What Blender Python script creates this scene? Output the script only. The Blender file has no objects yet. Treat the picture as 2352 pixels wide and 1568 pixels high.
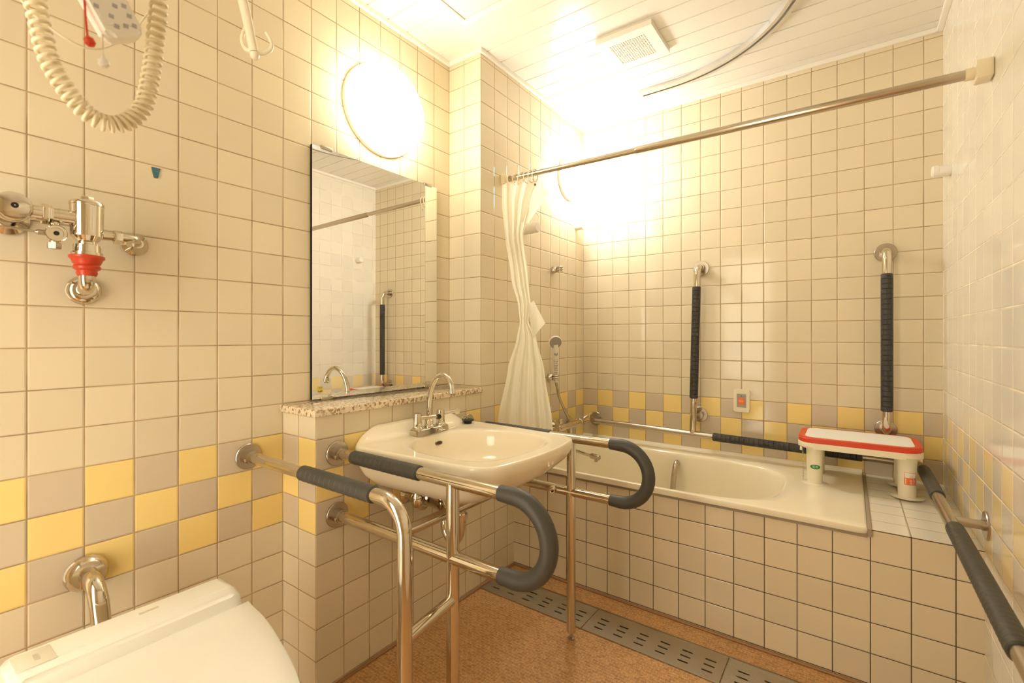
import bpy, bmesh, math, random
from mathutils import Vector, Matrix
random.seed(7)
PI = math.pi
scene = bpy.context.scene
COL = scene.collection

# ------------------------------------------------------------------ camera
F_PX = 1079.15
YAW = -0.6234
camd = bpy.data.cameras.new('camera')
cam = bpy.data.objects.new('camera', camd)
COL.objects.link(cam)
camd.sensor_width = 36.0
camd.sensor_fit = 'HORIZONTAL'
camd.lens = F_PX / 2352 * 36.0
camd.shift_x = 0.0
camd.shift_y = -11.256 / 2352
camd.clip_start = 0.02
cam.location = (1.3406, -2.625, 1.115)
cam.rotation_euler = (PI / 2, 0, -YAW)
camd.dof.use_dof = True
camd.dof.focus_distance = 2.1
camd.dof.aperture_fstop = 4.5
scene.camera = cam
cy_set = scene.cycles
cy_set.max_bounces = 8
cy_set.diffuse_bounces = 5
cy_set.glossy_bounces = 4
cy_set.transmission_bounces = 2
cy_set.caustics_reflective = False
cy_set.caustics_refractive = False
cy_set.use_adaptive_sampling = True
cy_set.adaptive_threshold = 0.06
cy_set.adaptive_min_samples = 16
cy_set.use_light_tree = False
cy_set.sample_clamp_indirect = 8.0

# ------------------------------------------------------------------ world, exposure
world = bpy.data.worlds.new('world')
scene.world = world
world.use_nodes = True
wbg = world.node_tree.nodes['Background']
wbg.inputs[0].default_value = (1.0, 0.90, 0.71, 1)
wbg.inputs[1].default_value = 7.2
scene.view_settings.view_transform = 'Standard'
scene.view_settings.look = 'None'
scene.view_settings.gamma = 1.0
scene.view_settings.use_curve_mapping = False
scene.view_settings.exposure = 0.2
LAMP_BASIN = ((1.0, 0.92, 0.71), 15.5)    # colour and strength of the lamp above the mirror
LAMP_BATH = ((1.0, 0.98, 0.94), 62.0)     # of the small one beside the bath

# ------------------------------------------------------------------ room dimensions
XL = -0.1912          # left wall
W = 1.6542            # right wall
YP = -1.0             # pillar front
YB = -1.8             # near end of the ledge
D = 0.745             # tub apron distance from the back wall
YR = -3.25            # rear wall
ZC = 2.40             # ceiling
Z0 = 2.3637           # first horizontal joint
TZ = 0.0981           # tile height
XO = 0.0936           # first vertical joint on the back wall

# ------------------------------------------------------------------ materials
MATS = {}
def principled(name, col, rough=0.4, metal=0.0, spec=0.5, **kw):
    if name in MATS:
        return MATS[name]
    m = bpy.data.materials.new(name)
    m.use_nodes = True
    p = m.node_tree.nodes['Principled BSDF']
    p.inputs['Base Color'].default_value = (*col, 1)
    p.inputs['Roughness'].default_value = rough
    p.inputs['Metallic'].default_value = metal
    p.inputs['Specular IOR Level'].default_value = spec
    for k, v in kw.items():
        p.inputs[k.replace('_', ' ')].default_value = v
    MATS[name] = m
    return m

class NT:
    """small node helper"""
    def __init__(s, name):
        s.m = bpy.data.materials.new(name)
        s.m.use_nodes = True
        s.t = s.m.node_tree
        s.p = s.t.nodes['Principled BSDF']
        MATS[name] = s.m
    def n(s, typ, **kw):
        nd = s.t.nodes.new(typ)
        for k, v in kw.items():
            setattr(nd, k, v)
        return nd
    def l(s, a, b):
        s.t.links.new(a, b)
    def val(s, sock, v):
        if hasattr(v, 'links') or isinstance(v, bpy.types.NodeSocket):
            s.l(v, sock)
        else:
            sock.default_value = v
    def math(s, op, a, b=None, c=None, clamp=False):
        nd = s.n('ShaderNodeMath', operation=op)
        nd.use_clamp = clamp
        s.val(nd.inputs[0], a)
        if b is not None: s.val(nd.inputs[1], b)
        if c is not None: s.val(nd.inputs[2], c)
        return nd.outputs[0]
    def maprange(s, v, a, b, c=0.0, d=1.0, typ='SMOOTHSTEP'):
        nd = s.n('ShaderNodeMapRange', interpolation_type=typ)
        s.val(nd.inputs['Value'], v)
        for i, x in zip(('From Min', 'From Max', 'To Min', 'To Max'), (a, b, c, d)):
            s.val(nd.inputs[i], x)
        return nd.outputs['Result']
    def mix(s, f, a, b, blend='MIX'):
        nd = s.n('ShaderNodeMix', data_type='RGBA', blend_type=blend)
        s.val(nd.inputs[0], f)
        s.val(nd.inputs[6], a if not isinstance(a, tuple) else (*a, 1))
        s.val(nd.inputs[7], b if not isinstance(b, tuple) else (*b, 1))
        return nd.outputs[2]

TILE = (0.75, 0.655, 0.475)
TILE_BAND = (0.64, 0.54, 0.405)
YELLOW = (0.90, 0.69, 0.27)

def tile_mat(name, axis, off, band=None, base=TILE, grout=(0.33, 0.235, 0.13), pu=0.1, gw=0.0013,
             vaxis='Z', voff=Z0, pv=TZ, bandcol=TILE_BAND, rough=0.10, yel=None):
    """square glazed tiles; axis is the horizontal world axis, band the parity of the yellow checker"""
    if name in MATS:
        return MATS[name]
    s = NT(name)
    tc = s.n('ShaderNodeTexCoord')
    sep = s.n('ShaderNodeSeparateXYZ')
    s.l(tc.outputs['Object'], sep.inputs[0])
    U = s.math('DIVIDE', s.math('SUBTRACT', sep.outputs[axis], off), pu)
    if vaxis == 'Z':
        V = s.math('DIVIDE', s.math('SUBTRACT', voff, sep.outputs['Z']), pv)
    else:
        V = s.math('DIVIDE', s.math('SUBTRACT', sep.outputs[vaxis], voff), pv)
    def edge(X, p):
        f = s.math('FRACT', X)
        return s.math('MULTIPLY', s.math('MINIMUM', f, s.math('SUBTRACT', 1.0, f)), p)
    d = s.math('MINIMUM', edge(U, pu), edge(V, pv))
    iu, iv = s.math('FLOOR', U), s.math('FLOOR', V)
    cmb = s.n('ShaderNodeCombineXYZ')
    s.l(iu, cmb.inputs[0]); s.l(iv, cmb.inputs[1])
    wn = s.n('ShaderNodeTexWhiteNoise', noise_dimensions='3D')
    s.l(cmb.outputs[0], wn.inputs['Vector'])
    col = base
    if band is not None:
        par = s.math('MODULO', s.math('ADD', s.math('ADD', iu, iv), 200 + band), 2.0)
        inband = s.math('MULTIPLY', s.math('GREATER_THAN', iv, 15.5), s.math('LESS_THAN', iv, 18.5))
        col = s.mix(inband, base, s.mix(par, bandcol, yel or YELLOW))
    var = s.maprange(wn.outputs['Value'], 0, 1, 0.955, 1.035, 'LINEAR')
    hs = s.n('ShaderNodeHueSaturation')
    s.val(hs.inputs['Color'], col if not isinstance(col, tuple) else (*col, 1))
    s.l(var, hs.inputs['Value'])
    nz = s.n('ShaderNodeTexNoise')
    nz.inputs['Scale'].default_value = 9.0
    s.l(tc.outputs['Object'], nz.inputs['Vector'])
    gcol = s.mix(s.maprange(nz.outputs['Fac'], 0.35, 0.65), grout, tuple(c * 1.45 for c in grout))
    g = s.maprange(d, gw * 0.85, gw * 1.35)
    s.l(s.mix(g, gcol, hs.outputs['Color']), s.p.inputs['Base Color'])
    s.l(s.maprange(g, 0, 1, 0.8, rough, 'LINEAR'), s.p.inputs['Roughness'])
    s.p.inputs['Specular IOR Level'].default_value = 0.34
    # cushion edges of the tiles and a slight waviness of the glaze
    wav = s.n('ShaderNodeTexNoise')
    wav.inputs['Scale'].default_value = 22.0
    s.l(tc.outputs['Object'], wav.inputs['Vector'])
    tilt = s.math('MULTIPLY', wav.outputs['Fac'], 0.05)
    h = s.math('ADD', s.maprange(d, gw * 0.6, gw * 3.6), tilt)
    b = s.n('ShaderNodeBump')
    b.inputs['Strength'].default_value = 0.55
    b.inputs['Distance'].default_value = 0.0016
    s.l(h, b.inputs['Height'])
    s.l(b.outputs[0], s.p.inputs['Normal'])
    return s.m

M_LEFT = tile_mat('tile_left_wall', 'Y', -1.0, band=0)
M_RET = tile_mat('tile_return', 'X', -0.1, band=1)
M_ALC = tile_mat('tile_alcove', 'Y', -1.8, band=0)
M_BACK = tile_mat('tile_back_wall', 'X', XO - 0.1, band=0)
M_RIGHT = tile_mat('tile_right_wall', 'Y', -0.03, band=1, base=(0.83, 0.79, 0.69), grout=(0.66, 0.58, 0.45), bandcol=(0.74, 0.68, 0.57), yel=(0.90, 0.74, 0.40))  # paler yellow: the wall's veiling reflection is put into the colour
M_REAR = tile_mat('tile_rear_wall', 'X', 0.0, band=0)
M_LEDGE_SIDE = tile_mat('tile_ledge_side', 'X', -0.199, band=0)
M_APRON = tile_mat('tile_apron', 'X', XO - 0.1, base=(0.735, 0.63, 0.445), grout=(0.085, 0.06, 0.035))
M_DECK = tile_mat('tile_deck', 'X', XO - 0.1, base=(0.82, 0.77, 0.66), grout=(0.30, 0.23, 0.15), vaxis='Y', voff=-0.745, pv=0.1)

M_CHROME = principled('polished_steel', (0.66, 0.60, 0.50), 0.08, 1.0)
M_STEEL = principled('satin_steel', (0.52, 0.46, 0.38), 0.27, 1.0)
M_ROD = principled('rod_steel', (0.60, 0.53, 0.42), 0.22, 1.0)
M_ALU = principled('aluminium', (0.66, 0.64, 0.61), 0.35, 1.0)
M_GRIP = principled('grey_vinyl', (0.056, 0.052, 0.042), 0.5)
M_GRIP_DARK = principled('dark_vinyl', (0.042, 0.038, 0.035), 0.5)
M_BASIN = principled('ivory_ceramic', (0.89, 0.80, 0.62), 0.08)
M_TUB = principled('tub_enamel', (0.88, 0.80, 0.62), 0.12)
M_TOILET = principled('toilet_white', (0.89, 0.875, 0.81), 0.15)
M_WHITE = principled('white_plastic', (0.85, 0.82, 0.75), 0.35)
M_CREAM = principled('cream_plastic', (0.83, 0.76, 0.585), 0.35)
M_IVORY = principled('ivory_plastic', (0.80, 0.71, 0.50), 0.4)
M_RED = principled('red_plastic', (0.66, 0.055, 0.018), 0.4)
M_RUBBER = principled('red_rubber', (0.50, 0.045, 0.012), 0.35)
M_BLACK = principled('black_rubber', (0.012, 0.012, 0.012), 0.4)
M_DARK = principled('dark_gap', (0.010, 0.008, 0.006), 0.8)
M_BROWN = principled('brown_rubber', (0.20, 0.10, 0.04), 0.6)
M_TEAL = principled('teal_plastic', (0.05, 0.17, 0.21), 0.45)
M_GREEN = principled('green_label', (0.02, 0.25, 0.06), 0.45)
M_PAPER = principled('label_white', (0.85, 0.83, 0.78), 0.6)
M_INK = principled('print_ink', (0.13, 0.11, 0.11), 0.7)
M_INKPALE = principled('pale_print_ink', (0.62, 0.58, 0.47), 0.6)
M_YLABEL = principled('yellow_label', (0.75, 0.58, 0.10), 0.5)
M_GREY = principled('grey_plastic', (0.36, 0.33, 0.28), 0.4)
M_ORANGE = principled('orange_button', (0.88, 0.17, 0.03), 0.35)
M_CEIL = principled('ceiling_panel', (0.80, 0.765, 0.69), 0.22)
M_TRIM = principled('white_trim', (0.88, 0.84, 0.76), 0.3)
M_MIRROR = principled('mirror_silver', (0.90, 0.90, 0.87), 0.0, 1.0)
M_CUP = principled('clear_cup', (0.88, 0.82, 0.67), 0.15)
M_CAULK = principled('grey_caulk', (0.34, 0.28, 0.19), 0.6)
M_SKIRT = principled('brown_cove', (0.34, 0.18, 0.08), 0.45)
M_CURTAIN = principled('curtain_cloth', (0.93, 0.90, 0.78), 0.6)
_ct = M_CURTAIN.node_tree
_tr = _ct.nodes.new('ShaderNodeBsdfTranslucent'); _tr.inputs[0].default_value = (0.90, 0.84, 0.66, 1)
_mx = _ct.nodes.new('ShaderNodeMixShader'); _mx.inputs[0].default_value = 0.38
_ct.links.new(_ct.nodes['Principled BSDF'].outputs[0], _mx.inputs[1]); _ct.links.new(_tr.outputs[0], _mx.inputs[2])
_ct.links.new(_mx.outputs[0], _ct.nodes['Material Output'].inputs[0])

def emitter(name, col, strength):
    m = principled(name, (0.9, 0.88, 0.8), 0.3)
    p = m.node_tree.nodes['Principled BSDF']
    p.inputs['Emission Color'].default_value = (*col, 1)
    p.inputs['Emission Strength'].default_value = strength
    return m
M_LAMP1 = emitter('lit_diffuser_basin', *LAMP_BASIN)
M_LAMP2 = emitter('lit_diffuser_bath', *LAMP_BATH)

def floor_mat():
    s = NT('brown_mosaic_vinyl')
    tc = s.n('ShaderNodeTexCoord')
    mp = s.n('ShaderNodeMapping')
    s.l(tc.outputs['Object'], mp.inputs[0])
    br = s.n('ShaderNodeTexBrick', offset=0.5, squash=1.0)
    s.l(mp.outputs[0], br.inputs['Vector'])
    br.inputs['Scale'].default_value = 1.0
    br.inputs['Brick Width'].default_value = 0.021
    br.inputs['Row Height'].default_value = 0.0125
    br.inputs['Mortar Size'].default_value = 0.0007
    br.inputs['Mortar Smooth'].default_value = 0.3
    br.inputs['Color1'].default_value = (0.44, 0.235, 0.095, 1)
    br.inputs['Color2'].default_value = (0.58, 0.325, 0.14, 1)
    br.inputs['Mortar'].default_value = (0.72, 0.46, 0.24, 1)
    nz = s.n('ShaderNodeTexNoise')
    nz.inputs['Scale'].default_value = 130.0
    nz.inputs['Detail'].default_value = 4.0
    s.l(tc.outputs['Object'], nz.inputs['Vector'])
    v = s.maprange(nz.outputs['Fac'], 0.3, 0.7, 0.72, 1.25, 'LINEAR')
    hs = s.n('ShaderNodeHueSaturation')
    s.l(br.outputs['Color'], hs.inputs['Color']); s.l(v, hs.inputs['Value'])
    s.l(hs.outputs[0], s.p.inputs['Base Color'])
    s.p.inputs['Roughness'].default_value = 0.33
    b = s.n('ShaderNodeBump'); b.inputs['Strength'].default_value = 0.25; b.inputs['Distance'].default_value = 0.0006
    s.l(nz.outputs['Fac'], b.inputs['Height']); s.l(b.outputs[0], s.p.inputs['Normal'])
    return s.m
M_FLOOR = floor_mat()

def stone_mat():
    s = NT('terrazzo_stone')
    tc = s.n('ShaderNodeTexCoord')
    vo = s.n('ShaderNodeTexVoronoi', feature='F1')
    vo.inputs['Scale'].default_value = 150.0
    nz = s.n('ShaderNodeTexNoise'); nz.inputs['Scale'].default_value = 90.0
    s.l(tc.outputs['Object'], nz.inputs['Vector'])
    mixv = s.n('ShaderNodeVectorMath', operation='MULTIPLY_ADD')
    s.l(nz.outputs['Color'], mixv.inputs[0]); mixv.inputs[1].default_value = (0.006,) * 3
    s.l(tc.outputs['Object'], mixv.inputs[2])
    s.l(mixv.outputs[0], vo.inputs['Vector'])
    sp = s.n('ShaderNodeSeparateXYZ'); s.l(vo.outputs['Color'], sp.inputs[0])
    cr = s.n('ShaderNodeValToRGB')
    e = cr.color_ramp.elements
    e[0].position = 0.0; e[0].color = (0.30, 0.19, 0.10, 1)
    e[1].position = 1.0; e[1].color = (0.80, 0.68, 0.50, 1)
    for pos, c in ((0.22, (0.45, 0.32, 0.19, 1)), (0.34, (0.68, 0.55, 0.38, 1)), (0.6, (0.78, 0.66, 0.48, 1))):
        q = e.new(pos); q.color = c
    s.l(sp.outputs[0], cr.inputs[0])
    s.l(cr.outputs[0], s.p.inputs['Base Color'])
    s.p.inputs['Roughness'].default_value = 0.12
    return s.m
M_STONE = stone_mat()

def grate_mat(name, pitch, depth):
    s = NT(name)
    tc = s.n('ShaderNodeTexCoord'); sep = s.n('ShaderNodeSeparateXYZ')
    s.l(tc.outputs['Object'], sep.inputs[0])
    f = s.math('FRACT', s.math('DIVIDE', sep.outputs['Y'], pitch))
    t = s.math('ABSOLUTE', s.math('SUBTRACT', s.math('MULTIPLY', f, 2.0), 1.0))
    s.p.inputs['Base Color'].default_value = (0.46, 0.41, 0.32, 1)
    s.p.inputs['Metallic'].default_value = 0.85
    s.p.inputs['Roughness'].default_value = 0.38
    b = s.n('ShaderNodeBump'); b.inputs['Strength'].default_value = 0.9; b.inputs['Distance'].default_value = depth
    s.l(s.maprange(t, 0.25, 0.75), b.inputs['Height']); s.l(b.outputs[0], s.p.inputs['Normal'])
    return s.m
M_GRATE = grate_mat('ribbed_grate_steel', 0.0066, 0.0016)

# ------------------------------------------------------------------ mesh helpers
def box(bm, x0, x1, y0, y1, z0, z1, bev=0.0, seg=2):
    vs = [bm.verts.new((x, y, z)) for z in (z0, z1) for y in (y0, y1) for x in (x0, x1)]
    fs = [bm.faces.new([vs[i] for i in q]) for q in ((0, 2, 3, 1), (4, 5, 7, 6), (0, 1, 5, 4), (2, 6, 7, 3), (0, 4, 6, 2), (1, 3, 7, 5))]
    if bev > 0:
        es = list({e for f in fs for e in f.edges})
        bmesh.ops.bevel(bm, geom=es, offset=bev, segments=seg, affect='EDGES', profile=0.5)
    return vs

def frames(pts):
    pts = [Vector(p) for p in pts]
    n = len(pts)
    tans = []
    for i in range(n):
        a = pts[max(i - 1, 0)]; b = pts[min(i + 1, n - 1)]
        t = (b - a)
        if t.length < 1e-9: t = Vector((0, 0, 1))
        tans.append(t.normalized())
    ref = Vector((0, 0, 1)) if abs(tans[0].z) < 0.9 else Vector((1, 0, 0))
    nrm = (ref - tans[0] * ref.dot(tans[0])).normalized()
    out = []
    for i in range(n):
        t = tans[i]
        nrm = (nrm - t * nrm.dot(t))
        if nrm.length < 1e-6:
            ref = Vector((1, 0, 0)); nrm = ref - t * ref.dot(t)
        nrm.normalize()
        out.append((pts[i], t, nrm.copy(), t.cross(nrm)))
    return out

def tube(bm, pts, r, seg=16, caps=True, flat=1.0):
    """tube along points; r is a number or a list; flat squashes the second axis"""
    fr = frames(pts)
    rings = []
    for i, (p, t, a, b) in enumerate(fr):
        ri = r[i] if isinstance(r, (list, tuple)) else r
        rings.append([bm.verts.new(p + a * (ri * math.cos(2 * PI * k / seg)) + b * (ri * flat * math.sin(2 * PI * k / seg))) for k in range(seg)])
    for i in range(len(rings) - 1):
        for k in range(seg):
            bm.faces.new((rings[i][k], rings[i][(k + 1) % seg], rings[i + 1][(k + 1) % seg], rings[i + 1][k]))
    if caps:
        bm.faces.new(rings[0][::-1]); bm.faces.new(rings[-1])
    return rings

def lathe(bm, origin, axis, prof, seg=32):
    """prof: list of (distance along axis, radius)"""
    o = Vector(origin); ax = Vector(axis).normalized()
    ref = Vector((0, 0, 1)) if abs(ax.z) < 0.9 else Vector((1, 0, 0))
    a = (ref - ax * ref.dot(ax)).normalized(); b = ax.cross(a)
    rings = []
    for h, r in prof:
        if r < 1e-6:
            rings.append([bm.verts.new(o + ax * h)])
        else:
            rings.append([bm.verts.new(o + ax * h + a * (r * math.cos(2 * PI * k / seg)) + b * (r * math.sin(2 * PI * k / seg))) for k in range(seg)])
    for p, q in zip(rings, rings[1:]):
        if len(p) == 1 and len(q) == 1: continue
        if len(p) == 1:
            for k in range(seg): bm.faces.new((p[0], q[(k + 1) % seg], q[k]))
        elif len(q) == 1:
            for k in range(seg): bm.faces.new((p[k], p[(k + 1) % seg], q[0]))
        else:
            for k in range(seg): bm.faces.new((p[k], p[(k + 1) % seg], q[(k + 1) % seg], q[k]))
    if len(rings[0]) > 1: bm.faces.new(rings[0][::-1])
    if len(rings[-1]) > 1: bm.faces.new(rings[-1])

def prism(bm, poly, origin, ux, uy, depth):
    """polygon (2-D) in the plane origin+ux,uy extruded by depth along ux x uy"""
    o = Vector(origin); ux = Vector(ux); uy = Vector(uy); n = ux.cross(uy).normalized()
    a = [bm.verts.new(o + ux * x + uy * y) for x, y in poly]
    b = [bm.verts.new(v.co + n * depth) for v in a]
    bm.faces.new(a[::-1]); bm.faces.new(b)
    m = len(a)
    for k in range(m):
        bm.faces.new((a[k], a[(k + 1) % m], b[(k + 1) % m], b[k]))

def rrect(w, h, r, seg=5):
    pts = []
    for cx, cy, a0 in ((w / 2 - r, h / 2 - r, 0), (-w / 2 + r, h / 2 - r, PI / 2), (-w / 2 + r, -h / 2 + r, PI), (w / 2 - r, -h / 2 + r, 1.5 * PI)):
        for i in range(seg + 1):
            a = a0 + PI / 2 * i / seg
            pts.append((cx + r * math.cos(a), cy + r * math.sin(a)))
    return pts

def rings_mesh(bm, rings, close_first=False, close_last=False):
    vr = [[bm.verts.new(p) for p in ring] for ring in rings]
    n = len(vr[0])
    for a, b in zip(vr, vr[1:]):
        for k in range(n):
            bm.faces.new((a[k], a[(k + 1) % n], b[(k + 1) % n], b[k]))
    if close_first: bm.faces.new(vr[0][::-1])
    if close_last: bm.faces.new(vr[-1])
    return vr

def fillet(pts, r, seg=8):
    """round the corners of a polyline"""
    pts = [Vector(p) for p in pts]
    out = [pts[0]]
    for i in range(1, len(pts) - 1):
        p, a, b = pts[i], pts[i - 1], pts[i + 1]
        rr = r[i - 1] if isinstance(r, (list, tuple)) else r
        u = (a - p).normalized(); v = (b - p).normalized()
        ang = u.angle(v)
        if rr <= 0 or ang > PI - 1e-3:
            out.append(p); continue
        d = rr / math.tan(ang / 2)
        c = p + (u + v).normalized() * (rr / math.sin(ang / 2))
        s, e = p + u * d - c, p + v * d - c
        tot = s.angle(e); ax = s.cross(e).normalized()
        for k in range(seg + 1):
            out.append(c + Matrix.Rotation(tot * k / seg, 3, ax) @ s)
    out.append(pts[-1])
    return out

def smooth_path(pts, n=8):
    """Catmull-Rom"""
    P = [Vector(p) for p in pts]
    P = [P[0] * 2 - P[1]] + P + [P[-1] * 2 - P[-2]]
    out = []
    for i in range(1, len(P) - 2):
        for k in range(n):
            t = k / n
            a, b, c, d = P[i - 1], P[i], P[i + 1], P[i + 2]
            out.append(0.5 * ((2 * b) + (c - a) * t + (2 * a - 5 * b + 4 * c - d) * t * t + (3 * b - a - 3 * c + d) * t ** 3))
    out.append(P[-2])
    return out

def hexprism(bm, origin, axis, r, h):
    lathe(bm, origin, axis, [(0, r * 0.93), (h * 0.12, r), (h * 0.88, r), (h, r * 0.93)], seg=6)

def obj(name, bm, mat, parent=None, ang=35, smooth=True, loc=None):
    me = bpy.data.meshes.new(name)
    bmesh.ops.recalc_face_normals(bm, faces=bm.faces[:])
    bm.to_mesh(me); bm.free()
    for m in (mat if isinstance(mat, (list, tuple)) else [mat]):
        me.materials.append(m)
    if smooth:
        me.polygons.foreach_set('use_smooth', [True] * len(me.polygons))
        me.set_sharp_from_angle(angle=math.radians(ang))
    o = bpy.data.objects.new(name, me)
    COL.objects.link(o)
    if parent is not None:
        o.parent = parent
        o.matrix_parent_inverse = top_inv(parent)
    return o

def top_inv(p):
    m = Matrix.Identity(4)
    chain = []
    while p is not None:
        chain.append(p); p = p.parent
    for q in reversed(chain):
        m = m @ q.matrix_parent_inverse @ q.matrix_basis
    return m.inverted()

def thing(name, label, cat, loc, group=None):
    o = bpy.data.objects.new(name, None)
    o.empty_display_size = 0.05
    o.location = loc
    COL.objects.link(o)
    return tag(o, label, cat, group)

def tag(o, label, cat, group=None):
    o['label'] = label; o['category'] = cat
    if group: o['group'] = group
    return o

def struct(name, bm, mat, smooth=False):
    o = obj(name, bm, mat, smooth=smooth)
    o['kind'] = 'structure'
    return o

def B(): return bmesh.new()

def text_mesh(body, size, origin, ux, uy, depth=0.0004):
    """flat lettering; origin is the centre of the text"""
    cu = bpy.data.curves.new('lettering', 'FONT')
    cu.body = body; cu.size = size; cu.align_x = 'CENTER'; cu.align_y = 'CENTER'
    to = bpy.data.objects.new('lettering', cu)
    COL.objects.link(to)
    bpy.context.view_layer.update()
    me = bpy.data.meshes.new_from_object(to.evaluated_get(bpy.context.evaluated_depsgraph_get()))
    bpy.data.objects.remove(to); bpy.data.curves.remove(cu)
    bm = B(); bm.from_mesh(me); bpy.data.meshes.remove(me)
    ux = Vector(ux).normalized(); uy = Vector(uy).normalized(); n = ux.cross(uy)
    o = Vector(origin)
    for v in bm.verts:
        v.co = o + ux * v.co.x + uy * v.co.y + n * depth
    return bm

def grip_tube(bm, a, b, r, groove=0.0013, pitch=0.021, seg=20):
    """ribbed vinyl sleeve from a to b"""
    a, b = Vector(a), Vector(b)
    L = (b - a).length
    n = max(2, int(L / pitch))
    st = [(0.0, r - 0.003), (0.0025, r)]
    for i in range(1, n):
        c = L * i / n
        st += [(c - 0.0022, r), (c, r - groove), (c + 0.0006, r + groove * 0.5), (c + 0.004, r)]
    st += [(L - 0.0025, r), (L, r - 0.003)]
    d = (b - a).normalized()
    tube(bm, [a + d * s for s, _ in st], [q for _, q in st], seg)

def flange(bm, c, n, r=0.04, t=0.006, collar=0.021, cl=0.03):
    lathe(bm, c, n, [(0, r), (t * 0.7, r), (t, r - 0.0015), (t, collar), (cl, collar), (cl, collar - 0.001)], 36)

# ================================================================== SETTING
bm = B(); box(bm, XL - 0.1, XL, YR, YP, 0, ZC + 0.02); struct('wall_left', bm, M_LEFT)
bm = B(); box(bm, XL - 0.1, W + 0.1, 0, 0.1, 0, ZC + 0.02); struct('wall_back', bm, M_BACK)
bm = B(); box(bm, W, W + 0.1, YR, 0, 0, ZC + 0.02); struct('wall_right', bm, M_RIGHT)
# pillar: alcove wall and its short return
def facemat(o, fn):
    for p in o.data.polygons:
        p.material_index = fn(p.normal)
bm = B(); box(bm, XL - 0.1, 0, YP, 0, 0, ZC + 0.02)
o = struct('wall_alcove', bm, [M_ALC, M_RET]); facemat(o, lambda n: 1 if abs(n.y) > .5 else 0)
bm = B(); box(bm, XL, 0, YB, YP, 0, 0.866)
o = struct('wall_ledge', bm, [M_ALC, M_LEDGE_SIDE]); facemat(o, lambda n: 1 if abs(n.y) > .5 else 0)
# rear wall with the doorway the photographer stands in front of
DX0, DX1, DZ = 0.10, 0.66, 2.05
bm = B()
box(bm, XL - 0.1, DX0, YR - 0.1, YR, 0, ZC + 0.02); box(bm, DX1, W + 0.1, YR - 0.1, YR, 0, ZC + 0.02); box(bm, DX0, DX1, YR - 0.1, YR, DZ, ZC + 0.02)
struct('wall_rear', bm, M_REAR)
bm = B()
box(bm, DX0, DX0 + .04, YR - .11, YR + .012, 0, DZ); box(bm, DX1 - .04, DX1, YR - .11, YR + .012, 0, DZ); box(bm, DX0, DX1, YR - .11, YR + .012, DZ - .04, DZ)
struct('door_1', bm, M_TRIM)
bm = B(); box(bm, XL - 0.1, W + 0.1, YR - 0.1, 0.1, -0.06, 0); struct('floor', bm, M_FLOOR)
# tiled bath surround: apron and end deck
bm = B()
box(bm, 0, 1.387, -D, -D + 0.012, 0, 0.486)
struct('wall_apron', bm, M_APRON)
bm = B()
box(bm, 1.387, W, -D, 0, 0, 0.502)
o = struct('wall_deck', bm, [M_APRON, M_DECK]); facemat(o, lambda n: 1 if n.z > .5 else 0)
bm = B(); box(bm, 0.0, W, -D - 0.012, -D, 0, 0.008, 0.003); struct('baseboard_bath', bm, M_SKIRT)
bm = B(); box(bm, 0.0, 0.012, YB, -D, 0, 0.008, 0.003); box(bm, XL, 0.012, YB - .012, YB, 0, 0.008, .003); struct('baseboard_ledge', bm, M_SKIRT)

# ceiling of long PVC slats, grooves run along X
bm = B()
prof = []
ys = []
y = -0.062
while y > YR: ys.append(y); y -= 0.1008
prof.append((0.1, ZC))
for y in ys:
    prof += [(y + .0035, ZC), (y + .002, ZC + .005), (y - .002, ZC + .005), (y - .0035, ZC)]
prof.append((YR - .1, ZC))
a = [bm.verts.new((XL - .1, y, z)) for y, z in prof]; b = [bm.verts.new((W + .1, y, z)) for y, z in prof]
for i in range(len(a) - 1): bm.faces.new((a[i], a[i + 1], b[i + 1], b[i]))
top = [bm.verts.new((x, y, ZC + .04)) for x, y in ((XL - .1, .1), (W + .1, .1), (W + .1, YR - .1), (XL - .1, YR - .1))]
bm.faces.new(top)
struct('ceiling', bm, M_CEIL)
def trim(name, x0, x1, y0, y1):
    bm = B(); box(bm, x0, x1, y0, y1, ZC - .019, ZC, 0.002); struct(name, bm, M_TRIM)
trim('trim_1', 0, .014, YP - .014, 0); trim('trim_2', .014, W - .014, -.014, 0); trim('trim_3', W - .02, W, YR, 0)
trim('trim_4', XL, XL + .014, YR, YP); trim('trim_5', XL + .014, 0, YP - .014, YP)

# ================================================================== CEILING THINGS
t = thing('ceiling_hatch', 'white square inspection hatch in the slatted ceiling above the basin lamp', 'hatch', (.33, -1.45, ZC))
bm = B()
hx0, hx1, hy0, hy1, fw = .05, .65, -1.77, -1.167, .028
for q in ((hx0, hx1, hy1 - fw, hy1), (hx0, hx1, hy0, hy0 + fw), (hx0, hx0 + fw, hy0 + fw, hy1 - fw), (hx1 - fw, hx1, hy0 + fw, hy1 - fw)):
    box(bm, *q, ZC - .009, ZC, .002)
obj('frame', bm, M_TRIM, t)
bm = B(); box(bm, hx0 + fw + .003, hx1 - fw - .003, hy0 + fw + .003, hy1 - fw - .003, ZC - .004, ZC + .003, .001); obj('panel', bm, M_CEIL, t)

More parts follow.
